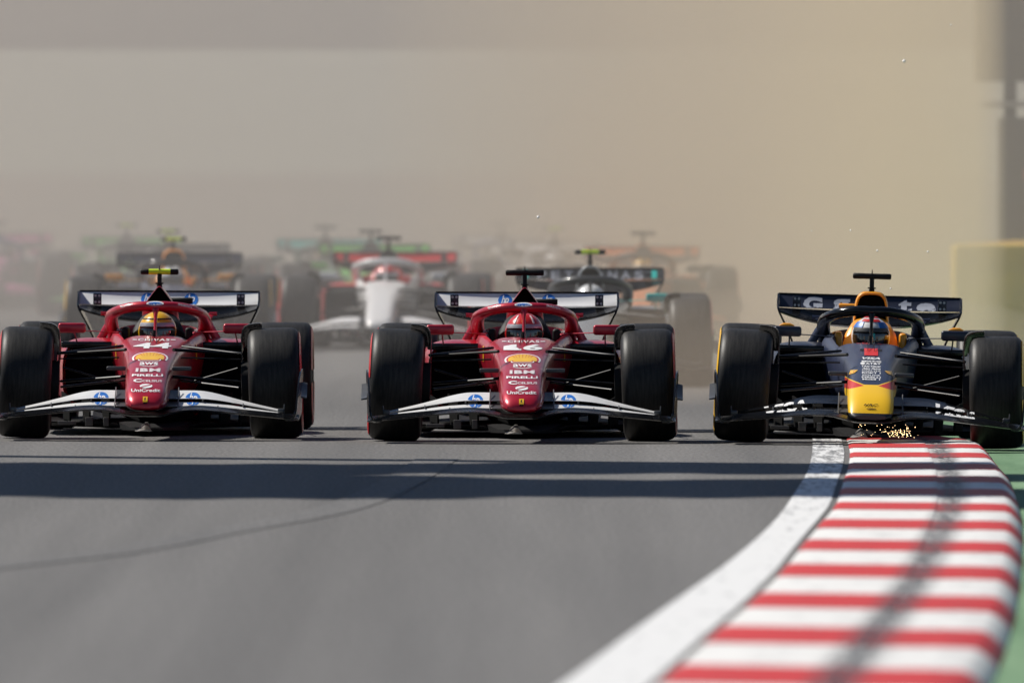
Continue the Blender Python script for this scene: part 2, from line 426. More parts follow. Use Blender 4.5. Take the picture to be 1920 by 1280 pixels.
def kerb_block(D0, D1, mat, dz):
    v, f, uv = [], [], []
    n = len(prof); steps = 3
    gap = .012
    for s in range(steps + 1):
        D = D0 + gap + (D1 - D0 - 2 * gap) * s / steps
        for u, z in prof:
            Du = D - tilt(D) * max(0, min(u, 1))
            xl, xr = crom(KL, Du)[0], crom(KR, Du)[0]
            v.append((xl + (xr - xl) * u, Du - CAMD, z + dz)); uv.append((D, u))
    for s in range(steps):
        for j in range(n - 1):
            f.append([s * n + j, s * n + j + 1, (s + 1) * n + j + 1, (s + 1) * n + j])
    f.append(list(range(n))[::-1]); f.append([steps * n + j for j in range(n)])
    me = bpy.data.meshes.new('kerb_block'); me.from_pydata(v, [], f)
    ul = me.uv_layers.new(name='UVMap')
    for lp in me.loops: ul.data[lp.index].uv = uv[lp.vertex_index]
    for p in me.polygons: p.use_smooth = True
    me.set_sharp_from_angle(angle=R(25))
    return part('kerb_block', me, mat, kerb)
edges = []
for i, c in enumerate(Dc):
    lo = (c - Dc[i - 1]) if i > 0 else 3.0
    hi = (Dc[i + 1] - c) if i < len(Dc) - 1 else 3.0
    edges.append((c - .225 * lo, c + .225 * hi))
for i, (a, b) in enumerate(edges):
    kerb_block(a, b, MK_red, 0.0)
    if i < len(edges) - 1: kerb_block(b, edges[i + 1][0], MK_white, -.003)

# ------------------------------------------------------------------ decals (flat print laid on a surface)
def text_mesh(txt, shear=0.0, space=1.0, bold=0.0):
    cu = bpy.data.curves.new('txt', 'FONT'); cu.body = txt; cu.shear = shear; cu.space_character = space
    cu.offset = bold; cu.resolution_u = 3; cu.align_x = 'CENTER'
    o = bpy.data.objects.new('txt', cu); C.objects.link(o)
    dg = bpy.context.evaluated_depsgraph_get()
    me = bpy.data.meshes.new_from_object(o.evaluated_get(dg))
    bpy.data.objects.remove(o); bpy.data.curves.remove(cu)
    vs_ = [(v.co.x, v.co.y) for v in me.vertices]; fs = [list(p.vertices) for p in me.polygons]
    bpy.data.meshes.remove(me)
    if not vs_: return [], []
    x0, x1 = min(v[0] for v in vs_), max(v[0] for v in vs_); y0, y1 = min(v[1] for v in vs_), max(v[1] for v in vs_)
    return [((x - (x0 + x1) / 2) / (x1 - x0), (y - (y0 + y1) / 2) / (y1 - y0)) for x, y in vs_], fs
def poly(pts): return list(pts), [list(range(len(pts)))]
def disc(n=28): return poly([(.5 * math.cos(2 * math.pi * k / n), .5 * math.sin(2 * math.pi * k / n)) for k in range(n)])
def rect(): return poly([(-.5, -.5), (.5, -.5), (.5, .5), (-.5, .5)])
def bvh_of(*meshes):
    v, f = [], []
    for me in meshes:
        o = len(v); v += [p.co.copy() for p in me.vertices]; f += [[i + o for i in p.vertices] for p in me.polygons]
    return BVHTree.FromPolygons(v, f)
def decal(shape, bvh, x, z, w_, h_, off=.004, cut=.016, gap=.6, rot=0.0, ystart=-3.0):
    """lay a flat outline on the surface met when looking along the car from the front"""
    pts, fs = shape
    bm = bmesh.new()
    ca, sa = math.cos(rot), math.sin(rot)
    vv = [bm.verts.new((p[0] * w_ * ca - p[1] * h_ * sa, 0, p[0] * w_ * sa + p[1] * h_ * ca)) for p in pts]
    for f in fs:
        try: bm.faces.new([vv[i] for i in f])
        except Exception: pass
    bmesh.ops.triangulate(bm, faces=bm.faces)
    for _ in range(4):
        es = [e for e in bm.edges if e.calc_length() > cut]
        if not es: break
        bmesh.ops.subdivide_edges(bm, edges=es, cuts=1, use_grid_fill=False)
        bmesh.ops.triangulate(bm, faces=bm.faces)
    dead = []
    for v in bm.verts:
        hit, nrm, _, _ = bvh.ray_cast(Vector((x + v.co.x, ystart, z + v.co.z)), Vector((0, 1, 0)))
        if hit is None: dead.append(v); continue
        if nrm.y > 0: nrm = -nrm
        v.co = hit + nrm * off
    bmesh.ops.delete(bm, geom=dead, context='VERTS')
    bad = [f for f in bm.faces if max(v.co.y for v in f.verts) - min(v.co.y for v in f.verts) > gap]
    bmesh.ops.delete(bm, geom=bad, context='FACES')
    me = bpy.data.meshes.new('print'); bm.to_mesh(me); bm.free()
    return me
def shell_outline(k=1.0):
    pts = []
    for i in range(25):
        a = R(-22 + (224) * i / 24); pts.append((.5 * math.cos(a) * k, (.72 * math.sin(a) - .22) * k))
    pts += [(-.33 * k, -.36 * k), (-.30 * k, -.5 * k), (.30 * k, -.5 * k), (.33 * k, -.36 * k)]
    return poly(pts)

# ------------------------------------------------------------------ race car geometry (x right, y back, z up; origin under the front axle)
NOSE = {   # y: zb, zt, half width top, half width bottom
 'a': [(-1.20, .212, .238, .050, .060), (-1.185, .202, .262, .088, .094), (-1.14, .196, .298, .112, .118), (-1.05, .196, .335, .126, .134), (-.85, .205, .388, .133, .143), (-.55, .22, .455, .142, .152),
       (-.2, .25, .518, .156, .158), (.15, .28, .568, .180, .165), (.45, .30, .602, .204, .175), (.75, .30, .630, .230, .19), (.98, .28, .650, .250, .21), (1.06, .27, .654, .254, .215)],
 'b': [(-1.20, .182, .208, .100, .100), (-1.18, .172, .232, .128, .124), (-1.13, .170, .278, .140, .136), (-1.04, .172, .325, .144, .142), (-.85, .19, .385, .146, .146), (-.55, .21, .458, .148, .150),
       (-.2, .22, .520, .152, .160), (.15, .25, .560, .166, .17), (.45, .28, .585, .180, .18), (.75, .29, .612, .200, .20), (.98, .28, .634, .218, .22), (1.06, .27, .638, .225, .225)],
}
def body_mesh(kind):
    tab = NOSE[kind]; rings = []
    ys = sorted(set([t[0] for t in tab] + [-.95, -.7, -.38, 0, .3, .6, .87]))
    for y in ys:
        zb, zt, wt, wb = crom(tab, y)
        rings.append(section(y, zb, zt, wt, wb, 2.6 if y < -1.1 else 3.4))
    top = tab[-1][2]
    for y, zb, zt, wt, wb, dip in [(1.12, .26, top + .002, .257, .22, None), (1.135, .26, top + .002, .258, .22, (.20, .55)), (1.16, .25, top + .003, .26, .225, (.20, .40)),
                                   (1.3, .27, top + .016, .285, .215, (.215, .34)), (1.5, .25, .698, .325, .22, (.225, .33)), (1.72, .22, .722, .352, .24, (.235, .33)),
                                   (1.82, .2, .722, .355, .25, (.22, .45)), (1.86, .18, .722, .354, .25, None), (2.1, .08, .70, .31, .33, None), (2.6, .08, .62, .2, .28, None),
                                   (3.2, .09, .52, .12, .2, None), (4.0, .12, .44, .08, .12, None), (4.7, .16, .38, .05, .07, None)]:
        rings.append(section(y, zb, zt, wt, wb, 3.6, dip))
    return MB().loft(rings).mesh('body', 34)
def airbox_mesh(kind):
    rings = []
    if kind == 'tri': a = (.80, .972, .014, .138, 5.0)
    elif kind == 'small': a = (.70, .955, .075, .13, 3.4)
    else: a = (.70, .966, .098, .122, 3.6)
    zb, zt, wt, wb, n = a
    def ring(y, s, dz=0): 
        zc = (zb + zt) / 2
        return [(p[0] * s, y, zc + (p[2] - zc) * s + dz) for p in section(y, zb, zt, wt, wb, n, N=44)]
    rings += [ring(2.08, .88), ring(2.0, .91), ring(1.985, .93), ring(1.982, .96), ring(1.99, .99), ring(2.02, 1.01), ring(2.2, 1.02)]
    for y, zb2, zt2, wt2, wb2 in [(2.6, .60, .94, max(wt * .7, .014), .17), (3.1, .50, .85, max(wt * .4, .012), .14), (3.7, .42, .70, .012, .10), (4.3, .38, .52, .010, .06)]:
        rings.append(section(y, zb2, zt2, wt2, wb2, 3.2, N=44))
    shell = MB().loft(rings, cap=False).mesh('engine_cover', 40)
    inner = MB(); inner.add(ring(2.06, .885), [list(range(44))]); inner.loft([ring(2.06, .885), ring(2.0, .905), ring(1.99, .918)], cap=False)
    return shell, inner.mesh('intake', 60)
def sidepod_mesh(s):
    rings = []
    def rg(y, x0, x1, z0, z1, n=3.5): return [(s * p[0], p[1], p[2]) for p in section(y, z0, z1, (x1 - x0) / 2, (x1 - x0) / 2, n, N=32, xc=(x0 + x1) / 2)]
    rings = [rg(1.80, .19, .612, .20, .590), rg(1.72, .18, .625, .185, .603), rg(1.70, .175, .631, .178, .609), rg(1.73, .17, .637, .172, .617), rg(1.9, .15, .665, .17, .632), rg(2.3, .12, .69, .16, .625),
             rg(2.8, .06, .66, .14, .575), rg(3.3, .03, .52, .10, .48), rg(3.9, .0, .34, .10, .38), rg(4.5, -.02, .18, .12, .30)]
    sp = MB().loft(rings, cap=False).mesh('sidepod', 40)
    inn = MB(); r = rg(1.79, .188, .614, .198, .592); inn.add(r, [list(range(len(r)))])
    inn.loft([r, rg(1.74, .183, .622, .19, .600)], cap=False)
    lip = MB()
    for z, t_, x0, x1 in ((.592, .014, .235, .635),):
        lip.box((min(s * x0, s * x1), 1.60, z - .026), (max(s * x0, s * x1), 1.72, z + .016), .010)
    return sp, inn.mesh('duct', 60), lip.mesh('lip')
def foil(span, nseg, fn, npt=7, thick=.008):
    """wing element: fn(x) -> (yLE, zLE, yTE, zTE, camber) along the span"""
    rings = []
    for i in range(nseg + 1):
        x = span[0] + (span[1] - span[0]) * i / nseg
        yl, zl, yt, zt, cam = fn(x)
        up, dn = [], []
        for k in range(npt):
            t = k / (npt - 1)
            y = yl + (yt - yl) * t; z = zl + (zt - zl) * t - cam * 4 * t * (1 - t)
            th = thick * (1 - .75 * t) * (math.sin(math.pi * min(t * 2.2 + .12, 1) / 2))
            d = Vector((0, -(zt - zl), (yt - yl))).normalized()
            up.append((x, y + d.y * th, z + d.z * th)); dn.append((x, y - d.y * th, z - d.z * th))
        rings.append(up + dn[::-1])
    return MB().loft(rings)
MAINZ = [(0, .168, 0), (.10, .170, 0), (.18, .188, 0), (.28, .202, 0), (.40, .200, 0), (.6, .180, 0), (.8, .160, 0), (.9, .150, 0), (.985, .142, 0)]
F3 = [(.19, .270, .318), (.28, .270, .319), (.36, .269, .316), (.45, .261, .299), (.55, .245, .272), (.65, .228, .246), (.75, .210, .222), (.85, .190, .200)]
F2 = [(.19, .223, .246), (.28, .224, .246), (.36, .223, .245), (.45, .218, .237), (.55, .206, .225), (.65, .195, .210), (.75, .185, .196), (.86, .173, .181)]
F1 = [(.17, .193, .216), (.28, .205, .217), (.36, .206, .217), (.45, .200, .212), (.55, .192, .202), (.65, .182, .192), (.75, .173, .182), (.90, .158, .168)]
def fw_main():
    def fn(x):
        ax = abs(x); z = crom(MAINZ, ax)[0]; y = -1.22 + .22 * (ax / 1.0) ** 1.6
        return y, z, y + .20, z + .024 - (.0 if ax > .2 else .006), .010
    return foil((-.985, .985), 60, fn, thick=.011).mesh('plane')
def fw_flap(tab, y0, y1, s, lo=None, hi=None):
    a, b = tab[0][0] if lo is None else lo, tab[-1][0] if hi is None else hi
    def fn(x):
        ax = abs(x); zl, zt = crom(tab, ax); sw = .16 * max(ax - .35, 0)
        k = 1 - .45 * max(ax - .4, 0) / .5
        return y0 + sw, zl, y0 + sw + (y1 - y0) * k, zt, .006
    sp = (a, b) if s > 0 else (-a, -b)
    return foil(sp, 26, fn, thick=.006).mesh('flap')
def endplate_mesh(s):
    """curled footplate corner running up into the side plate"""
    outer = [(-1.04, .135, .20), (-.98, .130, .255), (-.88, .125, .33), (-.75, .12, .40), (-.60, .12, .445), (-.48, .13, .462), (-.42, .15, .43)]
    rings = []
    for y, zb, zt in outer:
        bow = .965 + .03 * (y + 1.04) / .62
        pr = [(.90, zb + .004), (.94, zb + .003), (bow - .008, zb + .014), (bow, zb + .04), (bow + .002, zb + .5 * (zt - zb)), (bow + .008, zt)]
        inner_ = [(x - .010, z + .009) for x, z in pr[:-1]] + [(pr[-1][0] - .010, pr[-1][1])]
        rings.append([(s * x, y, z) for x, z in pr + inner_[::-1]])
    return MB().loft(rings).mesh('endplate', 50)
def dive_mesh(s):
    rings = [[(s * x, y, z) for x, z in ((.992, z0), (1.028, z0 - .004), (1.030, z0 + .004), (.992, z0 + .012))] for y, z0 in ((-.72, .275), (-.60, .29), (-.48, .335), (-.42, .365))]
    return MB().loft(rings).mesh('dive')
TYRE_P = lambda hw, r: [(-hw + .03, .235), (-hw + .008, .27), (-hw, .300), (-hw + .010, r - .028), (-hw + .028, r - .009), (-hw + .055, r - .001), (-hw * .4, r + .001), (0, r + .0015), (hw * .4, r + .001), (hw - .055, r - .001), (hw - .028, r - .009), (hw - .010, r - .028), (hw, .300), (hw - .008, .27), (hw - .03, .235)]
def tyre_mesh(hw): return MB().lathe_x(TYRE_P(hw, .36), 0, 0, 0, 72).mesh('tyre', 50)
def rim_mesh(hw, s):
    m = MB(); p = [(s * (hw - .035), .238), (s * (hw - .02), .225), (s * (hw - .025), .16), (s * (hw - .015), .06), (s * (hw - .0), .045), (s * (hw - .0), .0)]
    m.lathe_x(p, 0, 0, 0, 40)
    return m.mesh('rim', 40)
def drum_mesh(hw, s):
    m = MB(); p = [(-s * (hw - .03), .24), (-s * (hw - .03), .15), (-s * (hw + .045), .15), (-s * (hw + .05), .0)]
    m.lathe_x(p, 0, 0, 0, 40)
    return m.mesh('drum', 40)
def band_mesh(hw, s):
    p = [(s * (hw + .0002), .288), (s * (hw + .004), .300), (s * (hw + .001), .316), (s * (hw - .0065), .334)]
    m = MB()
    for a in (8, 188): m.lathe_x(p, 0, 0, 0, 40, a0=a, a1=a + 164)
    return m.mesh('band', 60)
def arch_mesh(s, hw=.172):
    """wake deflector hooped over the inner shoulder of the front tyre"""
    prof = [(.596, .13), (.590, .22), (.588, .30), (.594, .345), (.612, .372), (.640, .386), (.675, .392), (.715, .394)]
    rings = []
    for k in range(13):
        a = R(83 + 55 * k / 12)
        lim = 1.0 if k > 1 else .9
        out = [(s * x, -r * math.cos(a) * -1 * -1, .36 + r * math.sin(a)) for x, r in prof]
        inn = [(s * (x + .007), -(r - .007) * math.cos(a), .36 + (r - .007) * math.sin(a)) for x, r in prof]
        rings.append(out + inn[::-1])
    return MB().loft(rings).mesh('arch', 45)
HALO = [(0, 1.165, .846), (.055, 1.168, .848), (.11, 1.18, .846), (.17, 1.21, .838), (.225, 1.27, .825), (.265, 1.37, .808), (.295, 1.50, .790), (.308, 1.66, .757), (.310, 1.80, .722), (.305, 1.93, .68), (.30, 2.02, .64)]
def halo_mesh():
    m = MB()
    pts = [(-x, y, z) for x, y, z in HALO[::-1][:-1]] + list(HALO)
    # fairing section: deep oval
    P = [Vector(p) for p in pts]; rings = []
    for i, p in enumerate(P):
        t = (P[min(i + 1, len(P) - 1)] - P[max(i - 1, 0)]).normalized()
        s = t.cross(Vector((0, 0, 1))).normalized(); u = s.cross(t).normalized()
        rings.append([tuple(p + s * .044 * math.cos(a) + u * .033 * math.sin(a)) for a in [2 * math.pi * k / 14 for k in range(14)]])
    m.loft(rings)
    rings = []
    for t, hw, hd in ((0, .014, .045), (.35, .011, .042), (.7, .011, .042), (.86, .016, .045), (1.0, .035, .05)):
        y = 1.00 + .165 * t; z = .62 + .215 * t
        rings.append([(hw * math.cos(a), y + hd * math.sin(a), z) for a in [2 * math.pi * k / 14 for k in range(14)]])
    m.loft(rings)
    return m.mesh('halo', 50)
def rw_flap():
    def fn(x):
        ax = abs(x); u = min(ax / .60, 1)
        zl = .826 + .004 * u ** 4; return 4.44, zl, 4.545, .915, .024 * (1 - u ** 3)
    return foil((-.606, .606), 36, fn, thick=.007).mesh('flap')
def rw_main():
    def fn(x):
        u = min(abs(x) / .61, 1)
        drop = (1 - u ** 2.6)
        return 4.16 + .06 * u, .806 - .086 * drop, 4.43, .822 - .010 * drop, .034 * drop + .004
    m = foil((-.608, .608), 44, fn, npt=10, thick=.016)
    return m.mesh('plane')
def rw_endplate(s):
    rings = []
    path = [(.612, .918, 4.40, 4.72), (.614, .86, 4.30, 4.74), (.612, .825, 4.18, 4.74), (.600, .79, 4.16, 4.72), (.575, .74, 4.22, 4.70), (.545, .68, 4.30, 4.66), (.515, .61, 4.34, 4.62), (.495, .50, 4.32, 4.60), (.49, .36, 4.25, 4.60), (.49, .24, 4.22, 4.62)]
    for x, z, ya, yb in path: rings.append([(s * (x - .007), ya, z), (s * (x + .007), ya, z), (s * (x + .007), yb, z), (s * (x - .007), yb, z)])
    return MB().loft(rings).mesh('endplate', 40)
def floor_mesh():
    m = MB()
    rows = [(1.02, .30), (1.18, .60), (1.35, .72), (1.7, .78), (2.4, .79), (3.05, .79), (3.2, .62), (3.9, .50), (4.7, .50)]
    rings = []
    for y, hw in rows:
        z = .055 if y < 4 else .055 + (y - 4) * .2
        rings.append([(-hw, y, z + .03), (-hw + .05, y, z + .016), (0, y, z + .018), (hw - .05, y, z + .016), (hw, y, z + .03), (hw, y, z + .022), (hw - .05, y, z), (0, y, z - .02), (-hw + .05, y, z), (-hw, y, z + .022)])
    m.loft(rings)
    # tea tray in front of the floor
    m.loft([[(-a, y, z0), (a, y, z0), (a, y, z1), (-a, y, z1)] for y, a, z0, z1 in ((.55, .07, .04, .055), (.75, .16, .038, .06), (1.1, .25, .035, .09))])
    return m.mesh('floor')
def fence_mesh(s, x):
    return MB().loft([[(s * (x + b), y, .058), (s * (x + b + .012), y, .058), (s * (x + b * 1.4 + .012), y, zt), (s * (x + b * 1.4), y, zt)] for y, b, zt in ((1.06, .0, .15), (1.2, .01, .25), (1.5, .05, .28))]).mesh('fence')
def tcam_mesh():
    m = MB(); return m.tube([(-.072, 2.06, 1.068), (.072, 2.06, 1.068)], .019, 14, 1.0).mesh('cam', 40)
def tcam_ends():
    m = MB()
    m.loft([[(a * math.cos(q), 2.06 + 1.6 * a * math.sin(q), z) for q in [2 * math.pi * k / 12 for k in range(12)]] for a, z in ((.020, .955), (.017, .985), (.015, .99), (.015, 1.055))])
    return m.mesh('cam_stalk', 40)
def mirror_mesh(s):
    x0, x1 = (.452, .632) if s > 0 else (-.632, -.452)
    return MB().box((x0, .86, .672), (x1, .97, .738), .018).mesh('mirror')
def mirror_stay(s):
    m = MB()
    m.tube([(s * .455, .94, .686), (s * .25, 1.2, .676)], .009, 8, .4)
    m.tube([(s * .53, .95, .675), (s * .53, 1.62, .60)], .005, 8)
    return m.mesh('stay')
ARMS = [((.60, .00, .548), (.155, -.22, .578), .017, 'wishbone'), ((.60, .03, .552), (.20, .50, .592), .014, 'wishbone'),
        ((.58, -.03, .368), (.15, -.30, .405), .017, 'wishbone'), ((.58, .05, .330), (.18, .42, .372), .015, 'wishbone'),
        ((.57, .00, .458), (.26, .12, .365), .011, 'pushrod'), ((.59, -.08, .515), (.20, -.12, .525), .009, 'track_rod')]
REAR_ARMS = [((.60, 3.6, .50), (.10, 3.35, .42), .015, 'wishbone'), ((.60, 3.6, .50), (.10, 3.9, .42), .015, 'wishbone'), ((.60, 3.6, .24), (.12, 3.3, .2), .015, 'wishbone'), ((.60, 3.6, .24), (.12, 3.9, .2), .015, 'wishbone')]
def arm_mesh(a, b, r): return MB().tube([a, tuple((p + q) / 2 for p, q in zip(a, b)), b], [r * .95, r, r * 1.2], 10, .55).mesh('arm', 60)
def campod_mesh(s):
    return MB().box((min(s * .15, s * .275), -.36, .443), (max(s * .15, s * .275), -.28, .470), .009).mesh('pod')
def helmet_mesh():
    N, Mm = 28, 20; v, f = [], []
    cy_, cz = 1.60, .672
    for i in range(Mm + 1):
        ph = math.pi * i / Mm
        for j in range(N):
            a = 2 * math.pi * j / N
            x, y, z = math.sin(ph) * math.cos(a), math.sin(ph) * math.sin(a), math.cos(ph)
            rx, ry = .128, .150
            if z < 0: rx *= 1 - .12 * z * z; 
            if z < -.2 and y < 0: ry *= 1.05      # chin bar
            v.append((x * rx, cy_ + y * ry, cz + z * (.138 if z > 0 else .125)))
    for i in range(Mm):
        for j in range(N): f.append([i * N + j, i * N + (j + 1) % N, (i + 1) * N + (j + 1) % N, (i + 1) * N + j])
    return mesh('helmet', v, f, 60)
def helmet_patch(z0, z1, a0, a1, off=.003, nz=5, na=14):
    """a shell lying on the helmet between heights z0..z1 (unit) and headings a0..a1 (deg, 270 = forward)"""
    v, f = [], []
    for o in (off, off - .004):
        for i in range(nz + 1):
            z = z0 + (z1 - z0) * i / nz; r = math.sqrt(max(1 - z * z, 0))
            for j in range(na + 1):
                a = R(a0 + (a1 - a0) * j / na)
                rx, ry = .128 + o, .150 + o
                if z < 0: rx *= 1 - .12 * z * z
                if z < -.2 and math.sin(a) < 0: ry *= 1.05
                v.append((r * math.cos(a) * rx, 1.60 + r * math.sin(a) * ry, .672 + z * ((.138 if z > 0 else .125) + o)))
    n = (nz + 1) * (na + 1)
    for i in range(nz):
        for j in range(na):
            a = i * (na + 1) + j; q = [a, a + 1, a + na + 2, a + na + 1]
            f.append(q); f.append([k + n for k in q[::-1]])
    def rim(idx):
        for a, b in zip(idx, idx[1:]): f.append([a, a + n, b + n, b])
    rim([j for j in range(na + 1)]); rim([nz * (na + 1) + j for j in range(na + 1)][::-1])
    rim([i * (na + 1) for i in range(nz + 1)][::-1]); rim([i * (na + 1) + na for i in range(nz + 1)])
    return mesh('patch', v, f, 60)
def person_mesh():
    """seated body: one skinned surface, legs stretched forward, hands on the wheel"""
    J = [((0, 1.93, .20), .15), ((0, 1.84, .36), .15), ((0, 1.74, .50), .15), ((0, 1.68, .555), .075), ((0, 1.64, .61), .06)]
    E = [(0, 1), (1, 2), (2, 3), (3, 4)]
    def add(p, r, par): J.append((p, r)); E.append((par, len(J) - 1)); return len(J) - 1
    for s in (-1, 1):
        k = add((s * .16, 1.74, .50), .07, 2); k = add((s * .175, 1.52, .42), .05, k); k = add((s * .13, 1.30, .47), .038, k); hnd = add((s * .11, 1.24, .49), .032, k)
        for q in range(4): 
            a = add((s * (.10 - .01 * q), 1.215, .505 - .018 * q), .009, hnd); add((s * (.075 - .008 * q), 1.21, .50 - .018 * q), .008, a)
        a = add((s * .085, 1.245, .515), .010, hnd); add((s * .07, 1.235, .51), .009, a)
        k = add((s * .10, 1.78, .22), .085, 0); k = add((s * .10, 1.38, .32), .065, k); k = add((s * .09, .95, .27), .045, k); add((s * .09, .88, .33), .035, k)
    me = bpy.data.meshes.new('person'); me.from_pydata([p for p, _ in J], E, [])
    o = bpy.data.objects.new('tmp', me); C.objects.link(o)
    md = o.modifiers.new('skin', 'SKIN')
    for v, (p, r) in zip(me.skin_vertices[0].data, J): v.radius = (r, r)
    me.skin_vertices[0].data[0].use_root = True
    o.modifiers.new('sub', 'SUBSURF').levels = 1
    dg = bpy.context.evaluated_depsgraph_get(); dg.update()
    out = bpy.data.meshes.new_from_object(o.evaluated_get(dg))
    bpy.data.objects.remove(o)
    for p in out.polygons: p.use_smooth = True
    return out

TXT = {}
def T(txt, shear=0., space=1., bold=0.):
    k = (txt, shear, space, bold)
    if k not in TXT: TXT[k] = text_mesh(*k)
    return TXT[k]

def race_car(lv, loc, yaw, roll=0.0, hero=False):
    car = empty('race_car', loc); car.rotation_euler = (0, roll, yaw)
    tag(car, lv['label'], 'race car', 'open-wheel race cars on the track')
    nk = lv.get('nose', 'a')
    body_me = cached(('body', nk), lambda: body_mesh(nk))
    body = part('body', body_me, lv['body'], car)
    ak = lv.get('airbox', 'round')
    cov, intake = cached(('air', ak), lambda: airbox_mesh(ak))
    ec = part('engine_cover', cov, lv.get('cover', lv['body']), car)
    part('air_intake', intake, M_void, ec)
    if lv.get('lip'):
        if ak != 'tri':
            z0, z1, wt, wb, n = (.70, .966, .098, .122, 3.6) if ak == 'round' else (.70, .955, .075, .13, 3.4)
            def lipm():
                zc = (z0 + z1) / 2
                def rg(y, s): return [(p[0] * s, y, zc + (p[2] - zc) * s) for p in section(y, z0, z1, wt, wb, n, N=44)]
                return MB().loft([rg(1.995, .86), rg(1.978, .90), rg(1.976, .96), rg(1.986, 1.01), rg(2.05, 1.03), rg(2.12, 1.03)], cap=False).mesh('lip', 50)
            part('intake_lip', cached(('lip', ak), lipm), lv['lip'], ec)
    for s in (-1, 1):
        sp, duct, lip = cached(('pod', s), lambda: sidepod_mesh(s))
        p = part('sidepod', sp, lv.get('pods', lv['body']), car); part('radiator_inlet', duct, M_void, p)
        part('inlet_lip', lip, M_carbon, p)
    fl = part('floor', cached('floor', floor_mesh), M_matte, car)
    part('keel', cached('keel', lambda: MB().loft([section(y, .075, zt, a, a, 4, N=24) for y, zt, a in ((1.0, .16, .10), (1.15, .27, .16), (1.6, .28, .19), (2.2, .28, .25))]).mesh('keel')), M_void, fl)
    for s in (-1, 1):
        for x in (.29, .42, .55, .68): part('floor_fence', cached(('fence', s, x), lambda: fence_mesh(s, x)), M_void, fl)
    if hero:
        def bib(): return MB().loft([[(-.12 - a, y, .036), (.0 + a * .2, y, .036), (-.04, y, zt), (-.055, y, zt)] for a, y, zt in ((-.02, .50, .045), (.0, .62, .085), (.0, .9, .09))]).mesh('bib')
        part('skid_block', cached('bib', bib), M_metal, fl)
        def tags(x0, x1, z0, z1, y): return MB().box((x0, y, z0), (x1, y + .02, z1), .004).mesh('tag')
        for i, (x0, x1, z0, z1) in enumerate(((-.635, -.515, .068, .092), (-.455, -.405, .060, .118), (-.335, -.300, .060, .118))):
            part('floor_plate', cached(('tag', i), lambda: tags(x0, x1, z0, z1, .98)), M_floorgrey, fl)  # small plain grey plates low at the left front of the floor
        part('floor_edge', cached('fe', lambda: MB().box((-.60, .96, .040), (-.10, 1.02, .046)).mesh('fe')), M_dgrey, fl)
    # front wing
    fw = part('front_wing', cached('fwm', fw_main), M_gloss, car)
    flaps = []
    for s in (-1, 1):
        part('wing_flap', cached(('f1', s), lambda: fw_flap(F1, -1.02, -.90, s)), M_gloss, fw)
        f2 = cached(('f2', s), lambda: fw_flap(F2, -.90, -.79, s)); f3 = cached(('f3', s), lambda: fw_flap(F3, -.79, -.62, s))
        o2 = part('wing_flap', f2, lv['fw'], fw); o3 = part('wing_flap', f3, lv['fw'], fw)
        # unpainted root and tip of the flaps
        for nm, tb, y0, y1 in (('r2', F2, -.905, -.785), ('r3', F3, -.795, -.615)):
            def root(tb=tb, y0=y0, y1=y1):
                m = MB()
                def fn(x):
                    zl, zt = tb[0][1], tb[0][2]; return y0, zl - .002, y1, zt + .002, .006
                return foil((s * .115, s * .200), 4, fn, thick=.0075).mesh('root')
            part('flap_root', cached((nm, s), root), M_dgrey, fw)
        for q, (p0, p1, r_) in enumerate((((.205, -.93, .21), (.203, -.66, .338), .004), ((.36, -.80, .256), (.36, -.74, .268), .005), ((.46, -.90, .21), (.46, -.84, .222), .005), ((.62, -.78, .222), (.62, -.72, .236), .005), ((.885, -.76, .165), (.888, -.74, .236), .005))):
            part('flap_bracket', cached(('adj', s, q), lambda: MB().tube([(s * p0[0], p0[1], p0[2]), (s * p1[0], p1[1], p1[2])], r_, 8).mesh('adj')), M_dgrey, fw)
        part('flap_tip', cached(('ftip', s), lambda: MB().box((min(s * .845, s * .89), -.78, .180), (max(s * .845, s * .89), -.70, .208), .006).mesh('tip')), M_dgrey, fw)
        ep = part('endplate', cached(('ep', s), lambda: endplate_mesh(s)), lv.get('ep', M_carbon), fw)
        part('dive_plane', cached(('dv', s), lambda: dive_mesh(s)), M_dgrey, ep)
        flaps.append((f2, f3))
    # front corners
    for s in (-1, 1):
        for yb, hw, xc in ((0.0, .172, .812), (3.6, .205, .79)):
            ty = part('tyre', cached(('tyre', hw), lambda: tyre_mesh(hw)), lv.get('rubber', M_rubber), car)
            ty.location = (s * xc, yb, .36)
            ty.rotation_euler = (0, R(2.2) * -s if yb == 0 else R(.8) * -s, lv.get('steer', 0) if yb == 0 else 0)
            part('rim', cached(('rim', hw, s), lambda: rim_mesh(hw, s)), M_matte, ty)
            part('brake_drum', cached(('drum', hw, s), lambda: drum_mesh(hw, s)), M_matte, ty)
            part('sidewall_band', cached(('band', hw, s), lambda: band_mesh(hw, s)), lv['band'], ty)
        part('wake_deflector', cached(('arch', s), lambda: arch_mesh(s)), M_defl, car)
        for i, (a, b, r, nm) in enumerate(ARMS + REAR_ARMS):
            A = (a[0] * s, a[1], a[2]); B = (b[0] * s, b[1], b[2])
            part(nm, cached(('arm', i, s), lambda: arm_mesh(A, B, r)), M_arm, car)
        mi = part('mirror', cached(('mir', s), lambda: mirror_mesh(s)), lv.get('mirror', lv['body']), car)
        part('mirror_stay', cached(('ms', s), lambda: mirror_stay(s)), lv.get('mirror', lv['body']), mi)
        part('camera_pod', cached(('cp', s), lambda: campod_mesh(s)), M_dgrey, car)
    halo_me = cached('halo', halo_mesh)
    halo = part('halo', halo_me, lv.get('halo', lv['body']), car)
